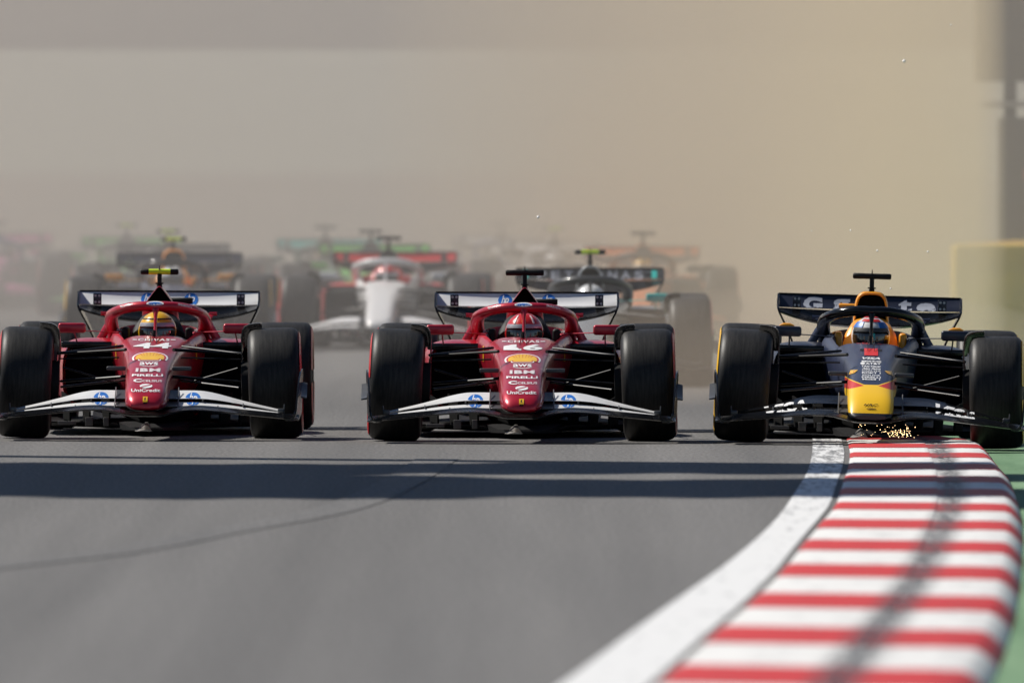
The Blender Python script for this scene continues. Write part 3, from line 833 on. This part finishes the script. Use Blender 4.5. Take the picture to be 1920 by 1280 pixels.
    # headrest
    def headrest():
        m = MB()
        m.loft([section(y, .50, zt, wt, .2, 3.5, N=28) for y, zt, wt in ((1.76, .70, .17), (1.80, .755, .16), (1.98, .80, .13))])
        for s in (-1, 1):
            m.box((min(s * .185, s * .235), 1.50, .56), (max(s * .185, s * .235), 1.84, .705), .02)
        return m.mesh('headrest')
    part('headrest', cached('headrest', headrest), lv.get('headrest', M_matte), car)
    # roll hoop camera
    tc_ = part('roll_hoop_camera', cached('tce', tcam_ends), M_matte, car)
    part('camera_housing', cached('tc', tcam_mesh), lv['tcam'], tc_)
    for s in (-1, 1): part('camera_cap', cached(('tcc', s), lambda: MB().tube([(s * .072, 2.06, 1.068), (s * .118, 2.06, 1.068), (s * .126, 2.06, 1.068)], [.0195, .0195, .014], 14).mesh('cap')), M_matte, tc_)
    part('camera_collar', cached('tcb', lambda: MB().box((-.026, 2.03, .986), (.026, 2.09, .995)).mesh('collar')), M_matte, tc_)
    part('antenna', cached('tca', lambda: MB().tube([(0, 2.05, 1.08), (0, 2.05, 1.092), (0, 2.055, 1.112)], [.006, .0035, .002], 8).mesh('antenna')), M_matte, tc_)
    if hero:
        def sidecam(): return MB().tube([(.03, 2.3, .868), (.06, 2.3, .872), (.20, 2.3, .874), (.215, 2.3, .874)], [.012, .022, .022, .018], 12).mesh('sc')
        if ak == 'tri': part('side_camera', cached('sc', sidecam), M_matte, ec)
        else:
            def sc2(): return MB().tube([(-.05, 2.3, .862), (-.20, 2.3, .864), (-.212, 2.3, .864)], [.02, .02, .016], 12).mesh('sc')
            part('side_camera', cached('sc2', sc2), M_orange, ec)
        # antennas and thin aero fins
        def wires():
            m = MB()
            for s in (-1, 1):
                m.tube([(s * .018, 1.0, .675), (s * .021, .72, .645), (s * .021, .50, .600)], .0022, 6)
            m.tube([(-.006, .98, .65), (-.006, .99, .69)], .012, 8)
            return m.mesh('wires')
        part('pitot_tubes', cached('wires', wires), M_matte, car)
        for s in (-1, 1):
            def fin():
                m = MB()
                m.tube([(s * .40, 1.95, .60), (s * .375, 1.95, .64), (s * .345, 1.94, .70), (s * .335, 1.93, .755), (s * .345, 1.92, .79)], .011, 8, 2.5)
                m.tube([(s * .335, 1.92, .79), (s * .385, 1.92, .792)], .006, 8, 2.0)
                return m.mesh('fin')
            part('cockpit_fin', cached(('fin', s), fin), lv['body'], car)
    # rear wing
    fl_me = cached('rwf', rw_flap)
    rf = part('rear_wing_flap', fl_me, lv['rw'], car)
    part('gurney_strip', cached('gur', lambda: MB().box((-.612, 4.538, .912), (.612, 4.552, .924)).mesh('gurney')), M_matte, rf)
    part('rear_wing_plane', cached('rwm', rw_main), lv.get('rwmain', M_gloss), car)
    for s in (-1, 1):
        part('rear_endplate', cached(('rwe', s), lambda: rw_endplate(s)), lv.get('rwep', M_carbon), car)
        def brk():
            m = MB(); x = s * .487
            m.box((x - .028, 4.405, .828), (x + .028, 4.43, .905), .004)
            return m.mesh('bracket')
        def slot():
            m = MB(); x = s * .487
            for dx in (-.013, .013):
                for z in (.845, .888): m.tube([(x + dx, 4.400, z), (x + dx, 4.412, z)], .0085, 10)
            return m.mesh('bolt')
        b_ = part('slot_bracket', cached(('brk', s), brk), M_dgrey if not hero else M_navy, rf)
        part('bolt', cached(('bolt', s), slot), M_silver, b_)
    part('beam_wing', cached('beam', lambda: foil((-.49, .49), 8, lambda x: (4.30, .30, 4.58, .38, .02), thick=.012).mesh('beam')), M_carbon, car)
    part('wing_pylon', cached('pyl', lambda: MB().loft([[(-.01, a, z), (.01, a, z), (.01, b, z), (-.01, b, z)] for z, a, b in ((.35, 4.2, 4.5), (.6, 4.2, 4.45), (.76, 4.25, 4.42))]).mesh('pylon')), M_carbon, car)
    # the person in the cockpit
    if lv.get('helmet') is not None:
        h = lv['helmet']
        pe = part('person', cached('person', person_mesh), h.get('suit', M_suit), None)
        pe.matrix_world = Matrix.Translation(loc) @ Matrix.Rotation(yaw, 4, 'Z') @ Matrix.Rotation(roll, 4, 'Y')
        tag(pe, lv['driver'], 'person', 'drivers seated in the race cars')
        he = part('helmet', cached('helmet', helmet_mesh), h['shell'], pe)
        part('visor', cached('visor', lambda: helmet_patch(-.38, .34, 205, 335)), M_visor, he)
        part('visor_strip', cached('vstrip', lambda: helmet_patch(.27, .45, 203, 337, off=.005)), h.get('strip', M_silver), he)
        if hero:
            for z0, z1, a0, a1, mt in h.get('patches', []):
                part('helmet_stripe', cached(('hp', z0, z1, a0, a1), lambda: helmet_patch(z0, z1, a0, a1, off=.0035)), mt, he)
    return dict(car=car, body=body, body_me=body_me, flaps=flaps, fw=fw, halo=halo, halo_me=halo_me, rf=rf, rf_me=fl_me, cov=cov, ec=ec)

# ------------------------------------------------------------------ the three leading cars
def at(px, D, z=0.0): return ((px - 960) * D / FPX, D - CAMD, z)
RC = dict(body=M_red, fw=M_white, rw=M_white, mirror=M_red, band=M_redbright, ep=M_carbon, airbox='tri', halo=M_red, headrest=M_matte)
red44 = dict(RC, tcam=M_flu, label='dark red race car numbered 44 with white wings and a yellow roll-hoop camera',
             driver='driver in a yellow helmet seated in the red car numbered 44',
             helmet=dict(shell=M_helmet_y, strip=M_silver, patches=[(.62, .66, 200, 340, M_matte), (-.75, -.70, 200, 340, M_matte)]))
red16 = dict(RC, tcam=M_matte, label='dark red race car numbered 16 with white wings in the middle of the front row',
             driver='driver in a red helmet seated in the red car numbered 16',
             helmet=dict(shell=M_helmet_r, strip=M_silver, patches=[(.50, .86, 232, 238, M_wprint), (.50, .86, 302, 308, M_wprint), (.56, .82, 262, 272, M_yel)]))
blue1 = dict(body=M_navynose, cover=M_navy, pods=M_navy, fw=M_carbon, rw=M_navy, mirror=M_navy, band=M_yel, ep=M_carbon, airbox='round', lip=M_orange, nose='b', halo=M_carbon, headrest=M_orange, tcam=M_matte, steer=R(-1.5),
             label='navy race car with a yellow nose running over the striped kerb', driver='driver in a white and blue helmet seated in the navy front-row car',
             helmet=dict(shell=M_helmet_w, strip=M_dgrey, patches=[(.46, .72, 190, 240, M_blue), (.46, .72, 300, 350, M_blue), (.74, .86, 225, 315, M_redbright), (.93, .97, 180, 360, M_redbright), (-.36, .2, 268, 282, M_teal), (-.8, -.45, 200, 340, M_blue)]))
c44 = race_car(dict(red44, steer=R(.8)), (-2.355, 1.0, 0), -.0050, R(.25), True)
c16 = race_car(dict(red16, steer=R(-.6)), (.068, 0.0, 0), -.0069, R(.1), True)
c1 = race_car(blue1, (2.29, -.40, -.020), -.0185, R(1.65), True)

def prt(c, host, shape, bvh, x, z, w_, h_, mat, name='lettering', **k):
    me = decal(shape, bvh, x, z, w_, h_, **k)
    if len(me.polygons): part(name, me, mat, host)

def red_prints(c, num):
    nb = cached('bvh_a', lambda: bvh_of(c['body_me'])); B = c['body']
    P = lambda *a, **k: prt(c, B, *a, **k)
    if num == '16':
        P(poly([(-.5, .18), (-.02, .5), (.22, .5), (.22, -.28), (.5, -.28), (.5, -.5), (-.5, -.5), (-.5, -.28), (-.10, -.28), (-.10, .20), (-.36, .02)]), nb, -.068, .594, .115, .033, M_wprint, 'race_number')
        P(T('6', 0, 1.0, .04), nb, .062, .594, .125, .034, M_wprint, 'race_number')
    else: P(T(num, 0, 1.0, .03), nb, 0, .594, .245, .033, M_wprint, 'race_number')
    P(T('CHIVAS', 0, 1.1, .015), nb, 0, .628, .205, .014, M_wprint)
    P(rect(), nb, -.125, .628, .03, .004, M_wprint); P(rect(), nb, .125, .628, .03, .004, M_wprint)
    P(shell_outline(1), nb, 0, .531, .232, .054, M_wprint, 'emblem', off=.0025)
    P(shell_outline(.90), nb, 0, .531, .232, .054, M_redbright, 'emblem', off=.0032)
    P(shell_outline(.80), nb, 0, .531, .232, .054, M_yel, 'emblem', off=.0039)
    for a in (-58, -38, -19, 0, 19, 38, 58):
        u = (math.sin(R(a)) * .068, .006 + math.cos(R(a)) * .008)
        P(rect(), nb, u[0], .528 + u[1], .0022, .020, M_redbright, 'emblem', off=.0046, rot=-R(a))
    P(T('aws', 0, 1, .02), nb, 0, .487, .118, .017, M_wprint)
    P(poly([(-.5, .3), (-.25, -.2), (0, -.35), (.25, -.2), (.46, .25), (.5, .1), (.27, -.45), (0, -.62), (-.27, -.45), (-.5, .1)]), nb, .002, .474, .124, .010, M_wprint)
    P(T('IBM', 0, 1.1, .04), nb, 0, .447, .158, .021, M_wprint)
    for zz in (.443, .4505): P(rect(), nb, 0, zz, .160, .0016, M_red, 'lettering', off=.0042)
    P(T('PIRELLI', 0, 1.0, .03), nb, 0, .415, .198, .014, M_wprint)
    P(T('C', 0, 1, .04), nb, -.058, .383, .055, .021, M_wprint)
    P(T('CELSIUS', 0, 1, .01), nb, .035, .381, .125, .013, M_wprint)
    P(disc(), nb, 0, .350, .082, .026, M_wprint, 'emblem'); P(rect(), nb, 0, .350, .062, .006, M_red, 'emblem', off=.0045, rot=R(12))
    P(T('UniCredit', 0, 1, .02), nb, 0, .323, .186, .019, M_wprint)
    P(rect(), nb, 0, .268, .030, .034, M_yel, 'emblem')
    P(poly([(-.2, -.5), (.0, -.45), (.05, -.1), (.3, -.35), (.35, -.15), (.15, .1), (.25, .35), (.05, .5), (-.15, .3), (-.35, .25), (-.2, .0), (-.3, -.2)]), nb, 0, .268, .018, .026, M_matte, 'emblem', off=.0042)
    P(rect(), nb, 0, .244, .024, .010, M_void, 'cooling_slot')
    for s in (-1, 1):
        P(T('Ray-Ban', .3, .9, .01), nb, s * .272, .686, .088, .024, M_wprint, gap=.5, off=.004)
        P(rect(), nb, s * .262, .545, .006, .10, M_yel, 'stripe', gap=.5)
    # round emblems on the front wing, halo and rear wing
    for s, (f2, f3) in zip((-1, 1), c['flaps']):
        fb = cached(('fb', s), lambda: bvh_of(f2, f3))
        prt(c, c['fw'], disc(), fb, s * .297, .266, .100, .082, M_blue, 'emblem', cut=.010, off=.002, gap=.06)
        prt(c, c['fw'], T('hp', .35, .9, .01), fb, s * .297, .266, .056, .072, M_wprint, 'emblem', cut=.010, off=.0032, gap=.06)
    hb = cached('hb', lambda: bvh_of(c['halo_me']))
    prt(c, c['halo'], disc(), hb, -.004, .864, .115, .026, M_wprint, 'emblem', cut=.012)
    prt(c, c['halo'], disc(), hb, -.004, .864, .088, .016, M_blue, 'emblem', cut=.012, off=.0042)
    for s, t_ in ((-1, 'TECHNOLOGY'), (1, 'SHARPEN')):
        prt(c, c['halo'], T(t_, 0, 1, .02), hb, s * .19, .850, .09, .012, M_wprint, 'lettering', rot=-s * R(13), cut=.02, gap=.1)
    rb = cached('rb', lambda: bvh_of(c['rf_me']))
    for x in (-.147, .147):
        prt(c, c['rf'], disc(), rb, x, .862, .094, .088, M_blue, 'emblem', off=.0025)
        prt(c, c['rf'], T('hp', .35, .9, .02), rb, x, .862, .052, .070, M_wprint, 'emblem', off=.004)
red_prints(c44, '44'); red_prints(c16, '16')

def blue_prints(c):
    nb = bvh_of(c['body_me']); B = c['body']; P = lambda *a, **k: prt(c, B, *a, **k)
    P(rect(), nb, 0, .600, .14, .010, M_matte, 'number_panel', off=.0025, gap=.6)
    P(rect(), nb, 0, .588, .088, .040, paint('signal_red', (.75, .03, .03), .4, 0, .2), 'race_number', off=.004, gap=.6)
    rows = [('VISA', .552, .115, .013, .3), ('gate', .534, .130, .011, 0), ('AT&T', .521, .100, .011, 0), ('TAG Heuer', .505, .125, .011, 0), ('Alan Paine', .491, .12, .009, .3), ('CARLYLE', .4785, .12, .006, 0),
            ('ROKT 1', .466, .118, .010, 0), ('POLICE', .4515, .112, .007, 0), ('PIRELLI', .4395, .12, .0085, 0), ('Mobil 1', .4275, .112, .0085, 0)]
    for t_, z, w_, h_, sh in rows: P(T(t_, sh, 1, .03), nb, .012 if t_ == 'AT&T' else 0, z, w_, h_, M_wprint, gap=.3)
    P(disc(), nb, -.055, .521, .03, .012, M_wprint, 'emblem', gap=.3)
    P(T('HONDA', 0, 1, .03), nb, 0, .636, .19, .008, M_redbright, gap=.6)
    P(T('HRC', .35, 1.1, .03), nb, 0, .272, .092, .013, M_matte)
    P(disc(), nb, .004, .248, .066, .007, M_matte, 'cooling_slot')
    for s in (-1, 1):
        eye = poly([(-.5, .45), (.15, .5), (.5, .1), (.2, -.45), (-.3, -.3)]) if s < 0 else poly([(.5, .45), (-.15, .5), (-.5, .1), (-.2, -.45), (.3, -.3)])
        eye = (eye[0] if s > 0 else eye[0], eye[1])
        P(poly([(-s * .5, .5), (s * .3, .4), (s * .5, -.5), (-s * .1, -.1)]), nb, s * .112, .466, .055, .030, M_yel, 'emblem', gap=.3)
        P(poly([(-s * .3, .3), (s * .2, .25), (s * .4, -.4), (-s * .05, -.05)]), nb, s * .113, .466, .052, .027, M_redbright, 'emblem', gap=.3, off=.004)
        P(T('gate', 0, 1, .02), nb, s * .275, .670, .07, .018, M_wprint, gap=.5, off=.004)
        P(disc(), nb, s * .275, .697, .022, .018, M_wprint, 'emblem', gap=.5, off=.004)
    for s, (f2, f3) in zip((-1, 1), c['flaps']):
        fb = cached(('fb', s), lambda: bvh_of(f2, f3))
        prt(c, c['fw'], T('VISA', .3, 1, .05), fb, s * .54, .232, .27, .062, M_wprint, 'lettering', cut=.012, off=.002, rot=-s * R(12), gap=.08)
    rb = cached('rb', lambda: bvh_of(c['rf_me'])); gm = paint('grey_print', (.36, .38, .44), .4, 0, .2)
    prt(c, c['rf'], T('G', 0, 1, .06), rb, -.38, .852, .13, .10, gm, 'emblem', off=.0025)
    for t_, x, w_, h_, z in (('g', -.13, .12, .10, .842), ('a', .08, .11, .07, .858), ('t', .30, .09, .09, .856), ('e', .44, .13, .07, .846)):
        prt(c, c['rf'], T(t_, 0, 1, .05), rb, x - .06, z, w_, h_, gm, 'lettering', off=.0025)
    # yellow caps on the mirrors
    for s in (-1, 1):
        me = cached(('mcap', s), lambda: MB().tube([(s * .50, .905, .738), (s * .53, .905, .742), (s * .57, .905, .742), (s * .595, .905, .738)], [.008, .017, .017, .008], 10).mesh('cap'))
        part('mirror_cap', me, M_orange, c['car'])
blue_prints(c1)

# ------------------------------------------------------------------ the pack behind, in the dust
def bg(px, D, yaw, **k):
    lv = dict(band=M_redbright, rubber=M_rubber_dusty, ep=M_carbon, tcam=M_matte, suit=M_suit); lv.update(k)
    return race_car(lv, at(px, D), yaw)
P_silver = paint('silver_paint', (.32, .34, .35), .35, .5, .5); P_mblack = paint('graphite_paint', (.02, .022, .024), .4, .1, .4)
P_papaya = paint('papaya_paint', (.75, .19, .02), .4, 0, .4); P_haas = paint('white_body', (.78, .77, .77), .4, 0, .4)
P_lime = paint('lime_paint', (.15, .55, .08), .4, 0, .4); P_brg = paint('dark_green_paint', (.01, .10, .08), .4, .1, .4)
P_pink = paint('pink_paint', (.80, .20, .42), .4, 0, .4); P_wblue = paint('mid_blue_paint', (.03, .10, .35), .4, .1, .4)
merc = bg(1107, 125.0, -.004, body=P_silver, cover=P_mblack, pods=P_silver, fw=P_mblack, rw=P_mblack, mirror=M_teal, halo=P_mblack, tcam=M_flu, airbox='small', lip=P_silver,
   label='silver and black race car with teal mirrors just behind the front row', driver='driver in the silver and black car behind the front row', helmet=dict(shell=M_helmet_w))
rbm = bvh_of(merc['rf_me'])
for ch, x in zip('PETRONAS', [-.40, -.285, -.175, -.06, .07, .19, .30, .41]):
    prt(merc, merc['rf'], T(ch, 0, 1, .03), rbm, x, .862, .075, .072, M_silver, 'lettering', off=.0025)
for x in (-.53, .53): prt(merc, merc['rf'], rect(), rbm, x, .862, .06, .075, M_teal, 'lettering', off=.0025)
bg(1207, 161.0, -.004, body=P_papaya, cover=P_papaya, pods=P_papaya, fw=P_papaya, rw=P_papaya, rwmain=P_mblack, mirror=P_mblack, halo=P_mblack, airbox='small',
   label='orange race car half hidden in the tan dust at right', driver='driver in the orange car in the dust', helmet=dict(shell=M_helmet_y))
bg(316, 148.0, -.002, body=M_navynose, nose='b', cover=M_navy, pods=M_navy, fw=M_carbon, rw=M_navy, mirror=M_orange, halo=M_carbon, tcam=M_flu, airbox='round', lip=M_orange, headrest=M_orange, band=M_yel,
   label='navy race car with orange airbox rim behind the red car numbered 44', driver='driver in the hazy navy car at left', helmet=dict(shell=M_helmet_w))
bg(717, 150.0, -.020, body=P_haas, cover=P_mblack, pods=M_redbright, ep=M_redbright, fw=P_haas, rw=M_redbright, rwmain=M_gloss, mirror=P_haas, halo=P_haas, airbox='small', headrest=M_redbright,
   label='white-nosed race car with a white halo in the dust between the red cars', driver='driver in the white-nosed car', helmet=dict(shell=M_helmet_r))
bg(690, 166.0, -.006, body=P_lime, cover=P_mblack, pods=P_lime, fw=P_lime, rw=P_lime, halo=P_mblack, airbox='small',
   label='lime green race car behind the white-nosed car', driver='driver in the lime green car behind the white-nosed car', helmet=dict(shell=M_helmet_y))
bg(604, 178.0, -.006, body=P_brg, cover=P_brg, pods=P_brg, fw=P_brg, rw=M_teal, halo=P_brg, airbox='small',
   label='dark green race car with a teal rear wing behind the white-nosed car', driver='driver in the dark green car', helmet=dict(shell=M_helmet_y))
bg(306, 167.0, -.004, body=P_mblack, cover=P_mblack, pods=P_mblack, fw=P_mblack, rw=M_dgrey, halo=P_mblack, airbox='small', tcam=M_flu,
   label='dark grey race car with yellow camera directly behind the hazy navy car', driver='driver in the dark grey car at left', helmet=dict(shell=M_helmet_w))
bg(228, 184.0, -.004, body=P_lime, cover=P_mblack, pods=P_lime, fw=P_lime, rw=P_lime, halo=P_mblack, airbox='small', tcam=M_flu,
   label='lime green race car with yellow camera far back at left', driver='driver in the far lime green car at left', helmet=dict(shell=M_helmet_w))
bg(-18, 192.0, -.004, body=P_pink, cover=P_wblue, pods=P_wblue, fw=P_pink, rw=P_pink, halo=P_wblue, airbox='small',
   label='pink and blue race car at the left edge of the dust', driver='driver in the pink and blue car', helmet=dict(shell=M_helmet_w))
bg(1040, 173.0, -.004, body=P_haas, cover=P_haas, pods=P_haas, fw=P_haas, rw=P_haas, halo=P_haas, airbox='small', tcam=M_flu,
   label='all-white race car with yellow camera hazy behind the red car numbered 16', driver='driver in the all-white car', helmet=dict(shell=M_helmet_w))
bg(938, 188.0, -.004, body=P_wblue, cover=P_wblue, pods=P_wblue, fw=P_haas, rw=P_haas, halo=P_wblue, airbox='small',
   label='blue race car with white wings farthest back in the middle', driver='driver in the blue car farthest back', helmet=dict(shell=M_helmet_w))

# ------------------------------------------------------------------ trackside: barrier, tower, grandstand, unseen shadow caster
M_barr = paint('barrier_yellow', (.80, .56, .10), .6, 0, 0, scale=2, var=.15)
M_barr2 = paint('barrier_red', (.45, .06, .04), .6, 0, 0, scale=2, var=.15)
M_dbrown = paint('weathered_brown', (.026, .015, .008), .8, 0, 0, var=.2)
M_steel = paint('dark_steel', (.035, .033, .034), .6, .2, 0, var=.2)
M_conc = surf_mat('concrete', (.26, .25, .24), (.36, .35, .33), 1.2, .9, .3, 30)
M_seat = paint('stand_brown', (.075, .045, .018), .8, 0, 0, scale=1.5, var=.25)
bar = empty('foam_barrier', (5.15, 60, -.05))
tag(bar, 'pale yellow foam block barrier along the right edge beyond the kerb', 'barrier')
for i in range(14):
    me = cached('bblock', lambda: MB().box((0, 0, 0), (.9, 1.48, 1.03), .05).mesh('block'))
    o = part('foam_block', me, M_barr2 if i % 5 == 2 else M_barr, bar)
    o.location = (-.42 + .15 * (i - 2) + .012 * (i - 2) ** 2, (i - 2) * 1.5, 0)
tw = empty('marshal_tower', (5.74, 71, -.05))
tag(tw, 'dark trackside tower with a red board at the right edge', 'tower')
part('tower_post', MB().box((-.32, 0, 0), (-.18, .14, 6.5), .01).mesh('post'), M_dbrown, tw)
part('tower_post', MB().box((1.6, 0, 0), (1.74, .14, 6.5), .01).mesh('post'), M_dbrown, tw)
part('tower_panel', MB().box((-.34, -.05, .98), (2.4, 1.6, 2.36), .02).mesh('panel'), M_dbrown, tw)
part('tower_cabin', MB().box((-.60, -.1, 2.76), (2.6, 1.7, 5.6), .02).mesh('cabin'), M_dbrown, tw)
part('warning_board', MB().box((-.10, -.09, 1.66), (1.2, -.055, 1.80), .006).mesh('board'), M_barr2, tw)
part('tower_rail', MB().tube([(-.56, -.12, 2.50), (2.5, -.12, 2.54)], .03, 8).mesh('rail'), M_grey, tw)

st = empty('road_overpass', (0, 119, 0))
tag(st, 'brown overpass showing faintly through the dust along the top of the picture', 'bridge')
part('bridge_deck', MB().box((-70, 0, 3.48), (70, 9, 4.7)).mesh('deck'), M_dbrown, st)
part('parapet', MB().box((-70, -.25, 4.75), (70, .1, 6.2)).mesh('parapet'), M_seat, st)
part('parapet', MB().box((-70, 8.9, 4.75), (70, 9.25, 6.2)).mesh('parapet'), M_seat, st)
for x in (-16, 16, -40, 40): part('bridge_pier', MB().box((x - .8, 3, -.2), (x + .8, 6, 3.5), .1).mesh('pier'), M_conc, st)

gt = empty('shadow_caster', (0, 0, 0))  # unseen sheets, beams and posts, added only to cast the shadow across the track
tag(gt, 'unseen canopy roof beside the track, casting the shadow ahead of the cars', 'blocker')
GZ = 24.0; gdx, gdy = SUN.x / SUN.z * GZ, SUN.y / SUN.z * GZ
def gbeam(name, D0, D1, z0, z1):
    y0, y1 = D0 - CAMD + gdy, D1 - CAMD + gdy
    part(name, MB().box((gdx - 16, y0, z0), (gdx + 9, y1, z1)).mesh(name), M_steel, gt)
def blocker(lo, hi, x0, x1, z):
    '''unseen sheet, its edges shaped to the wanted shadow; lo/hi give its near and far edge (distance of its shadow from the camera) along x'''
    n = 200; top, v, f = [], [], []
    for k in range(n + 1):
        x = x0 + (x1 - x0) * k / n
        a, b_ = lo(x), hi(x)
        for q in range(4): v.append((x + gdx, a + (b_ - a) * q / 3 - CAMD + gdy, z - .05 * math.sin(math.pi * q / 3)))
    for k in range(n):
        for q in range(3): f.append([k * 4 + q, k * 4 + q + 1, k * 4 + q + 5, k * 4 + q + 4])
    bm = bmesh.new(); vv = [bm.verts.new(p) for p in v]
    for q in f: bm.faces.new([vv[i] for i in q])
    bmesh.ops.solidify(bm, geom=bm.faces[:], thickness=.02)
    me = bpy.data.meshes.new('blocker'); bm.to_mesh(me); bm.free()
    part('shadow_sheet', me, M_steel, gt)
wv = lambda x, a, p: a * 1.3 * (math.sin(x * 1.7 + p) + .7 * math.sin(x * 4.3 + 2 * p) + .5 * math.sin(x * 9.1 + p * 3) + .4 * math.sin(x * 17.3 + p * 5))
def ease(x, a, b_): t = max(0, min(1, (x - a) / (b_ - a))); return t * t * (3 - 2 * t)
blocker(lambda x: 82.6 + wv(x, .22, .4), lambda x: 90.4 - 3.2 * ease(x, -1.9, .5) + wv(x, .22, 1.3), -16, 6, GZ)
blocker(lambda x: 88.6 + .9 * ease(x, -1.5, 1.8) + wv(x, .20, 2.2), lambda x: 92.4 - .5 * ease(x, 0, 3) + wv(x, .16, .9), -16, 9, GZ + .12)
blocker(lambda x: 86.1 + wv(x, .2, 3.1), lambda x: 87.9 - .4 * ease(x, .5, 3) + wv(x, .15, 4.0), .2, 9, GZ + .2)
blocker(lambda x: 82.7 + wv(x, .18, 5.2), lambda x: 85.5 + wv(x, .2, 1.9), 5.9, 10, GZ + .02)
gbeam('blocker_beam', 84.2, 84.5, GZ + .25, GZ + .45); gbeam('blocker_beam', 86.0, 86.3, GZ + .25, GZ + .45)
for x in (gdx - 15.8, gdx + 8):
    for D in (83, 88.5):
        part('blocker_post', MB().box((x, D - CAMD + gdy, -.1), (x + .4, D - CAMD + gdy + .4, GZ)).mesh('blocker_post'), M_steel, gt)

# ------------------------------------------------------------------ sparks and grit
def spark_mesh(pts):
    m = MB()
    for (x, y, z), r in pts:
        m.add([(x + r, y, z), (x - r, y, z), (x, y + r, z), (x, y - r, z), (x, y, z + r), (x, y, z - r)], [[0, 2, 4], [2, 1, 4], [1, 3, 4], [3, 0, 4], [2, 0, 5], [1, 2, 5], [3, 1, 5], [0, 3, 5]])
    return m.mesh('sparks')
m, t, b = new_mat('hot_spark'); b.inputs['Base Color'].default_value = (1, .5, .15, 1)
b.inputs['Emission Color'].default_value = (1.0, .66, .32, 1); b.inputs['Emission Strength'].default_value = 14
pts = []
for i in range(100):
    px = random.gauss(1688, 14) if i < 80 else random.uniform(1605, 1722); h = abs(random.gauss(0, .038)) if i < 80 else random.uniform(.01, .085)
    pts.append((((px - 960) * 99.2 / FPX, -.8 + random.uniform(-.2, .2), .036 + h), random.uniform(.0008, .0018)))
o = part('sparks', spark_mesh(pts), m, None); tag(o, 'orange sparks spraying from under the navy car', 'sparks', kind='stuff')
pts = []
for px, py, D, r in ((1009, 407, 108, .012), (1695, 115, 112, .014), (1645, 470, 104, .008), (1740, 472, 104, .008), (1595, 432, 106, .007), (1522, 433, 106, .006), (1670, 541, 103, .007), (1783, 47, 110, .008)):
    pts.append((((px - 960) * D / FPX, D - CAMD, CAMH - (py - HY) * D / FPX), r))
o = part('flying_grit', spark_mesh(pts), M_wprint, None); tag(o, 'pale bits of grit flying above the cars', 'grit', kind='stuff')

# ------------------------------------------------------------------ dust raised by the pack
def dust(name, me, loc, col, dens, label, aniso=.25):
    m = bpy.data.materials.new(name + '_volume'); m.use_nodes = True; t = m.node_tree
    t.nodes.remove(t.nodes['Principled BSDF'])
    pv = t.nodes.new('ShaderNodeVolumePrincipled')
    pv.inputs['Color'].default_value = (*col, 1); pv.inputs['Density'].default_value = dens; pv.inputs['Anisotropy'].default_value = aniso
    pv.inputs['Density Attribute'].default_value = ''; pv.inputs['Temperature Attribute'].default_value = ''; pv.inputs['Color Attribute'].default_value = ''
    m.cycles.homogeneous_volume = True
    t.links.new(pv.outputs[0], t.nodes['Material Output'].inputs['Volume'])
    o = part(name, me, m, None); o.location = loc
    tag(o, label, 'dust', kind='stuff')
    return o
def ellipsoid(rx, ry, rz, n=24):
    v, f = [], []
    for i in range(n + 1):
        ph = math.pi * i / n
        for j in range(n * 2):
            a = math.pi * j / n; v.append((rx * math.sin(ph) * math.cos(a), ry * math.sin(ph) * math.sin(a), rz * math.cos(ph)))
    for i in range(n):
        for j in range(2 * n): f.append([i * 2 * n + j, i * 2 * n + (j + 1) % (2 * n), (i + 1) * 2 * n + (j + 1) % (2 * n), (i + 1) * 2 * n + j])
    return mesh('cloud', v, f, 60)
dust('dust_cloud', MB().box((-45, 0, -.3), (45, 105, 13), 4).mesh('cloud'), (0, 12.5, 0), (.745, .70, .665), .0072, 'grey dust hanging over the whole pack of cars')
dust('dust_cloud', MB().box((-44, 0, -.25), (44, 58, 12), 4).mesh('cloud'), (0, 59, 0), (.745, .695, .65), .0215, 'thicker dust hiding the rear of the pack and the overpass')
plan = [(-1.6, 78), (2.0, 46), (3.0, 26), (3.7, 24), (4.85, 52), (4.3, 98), (3.0, 100), (1.5, 96)]
dust('dust_cloud', MB().loft([[(x, y, z) for x, y in plan] for z in (-.2, 9)]).mesh('cloud'), (0, 0, 0), (.96, .80, .57), .032, 'tan dust billowing on the right behind the navy car')
dust('dust_cloud', ellipsoid(2.6, 5.5, .75), (2.2, 19.5, .1), (.84, .70, .56), .042, 'low brown dust plume behind the front wheels of the silver car')
dust('dust_puff', ellipsoid(2.4, 10, 1.6, 16), (2.6, 72, 1.6), (.97, .84, .66), .03, 'pale billow of dust above the orange car')
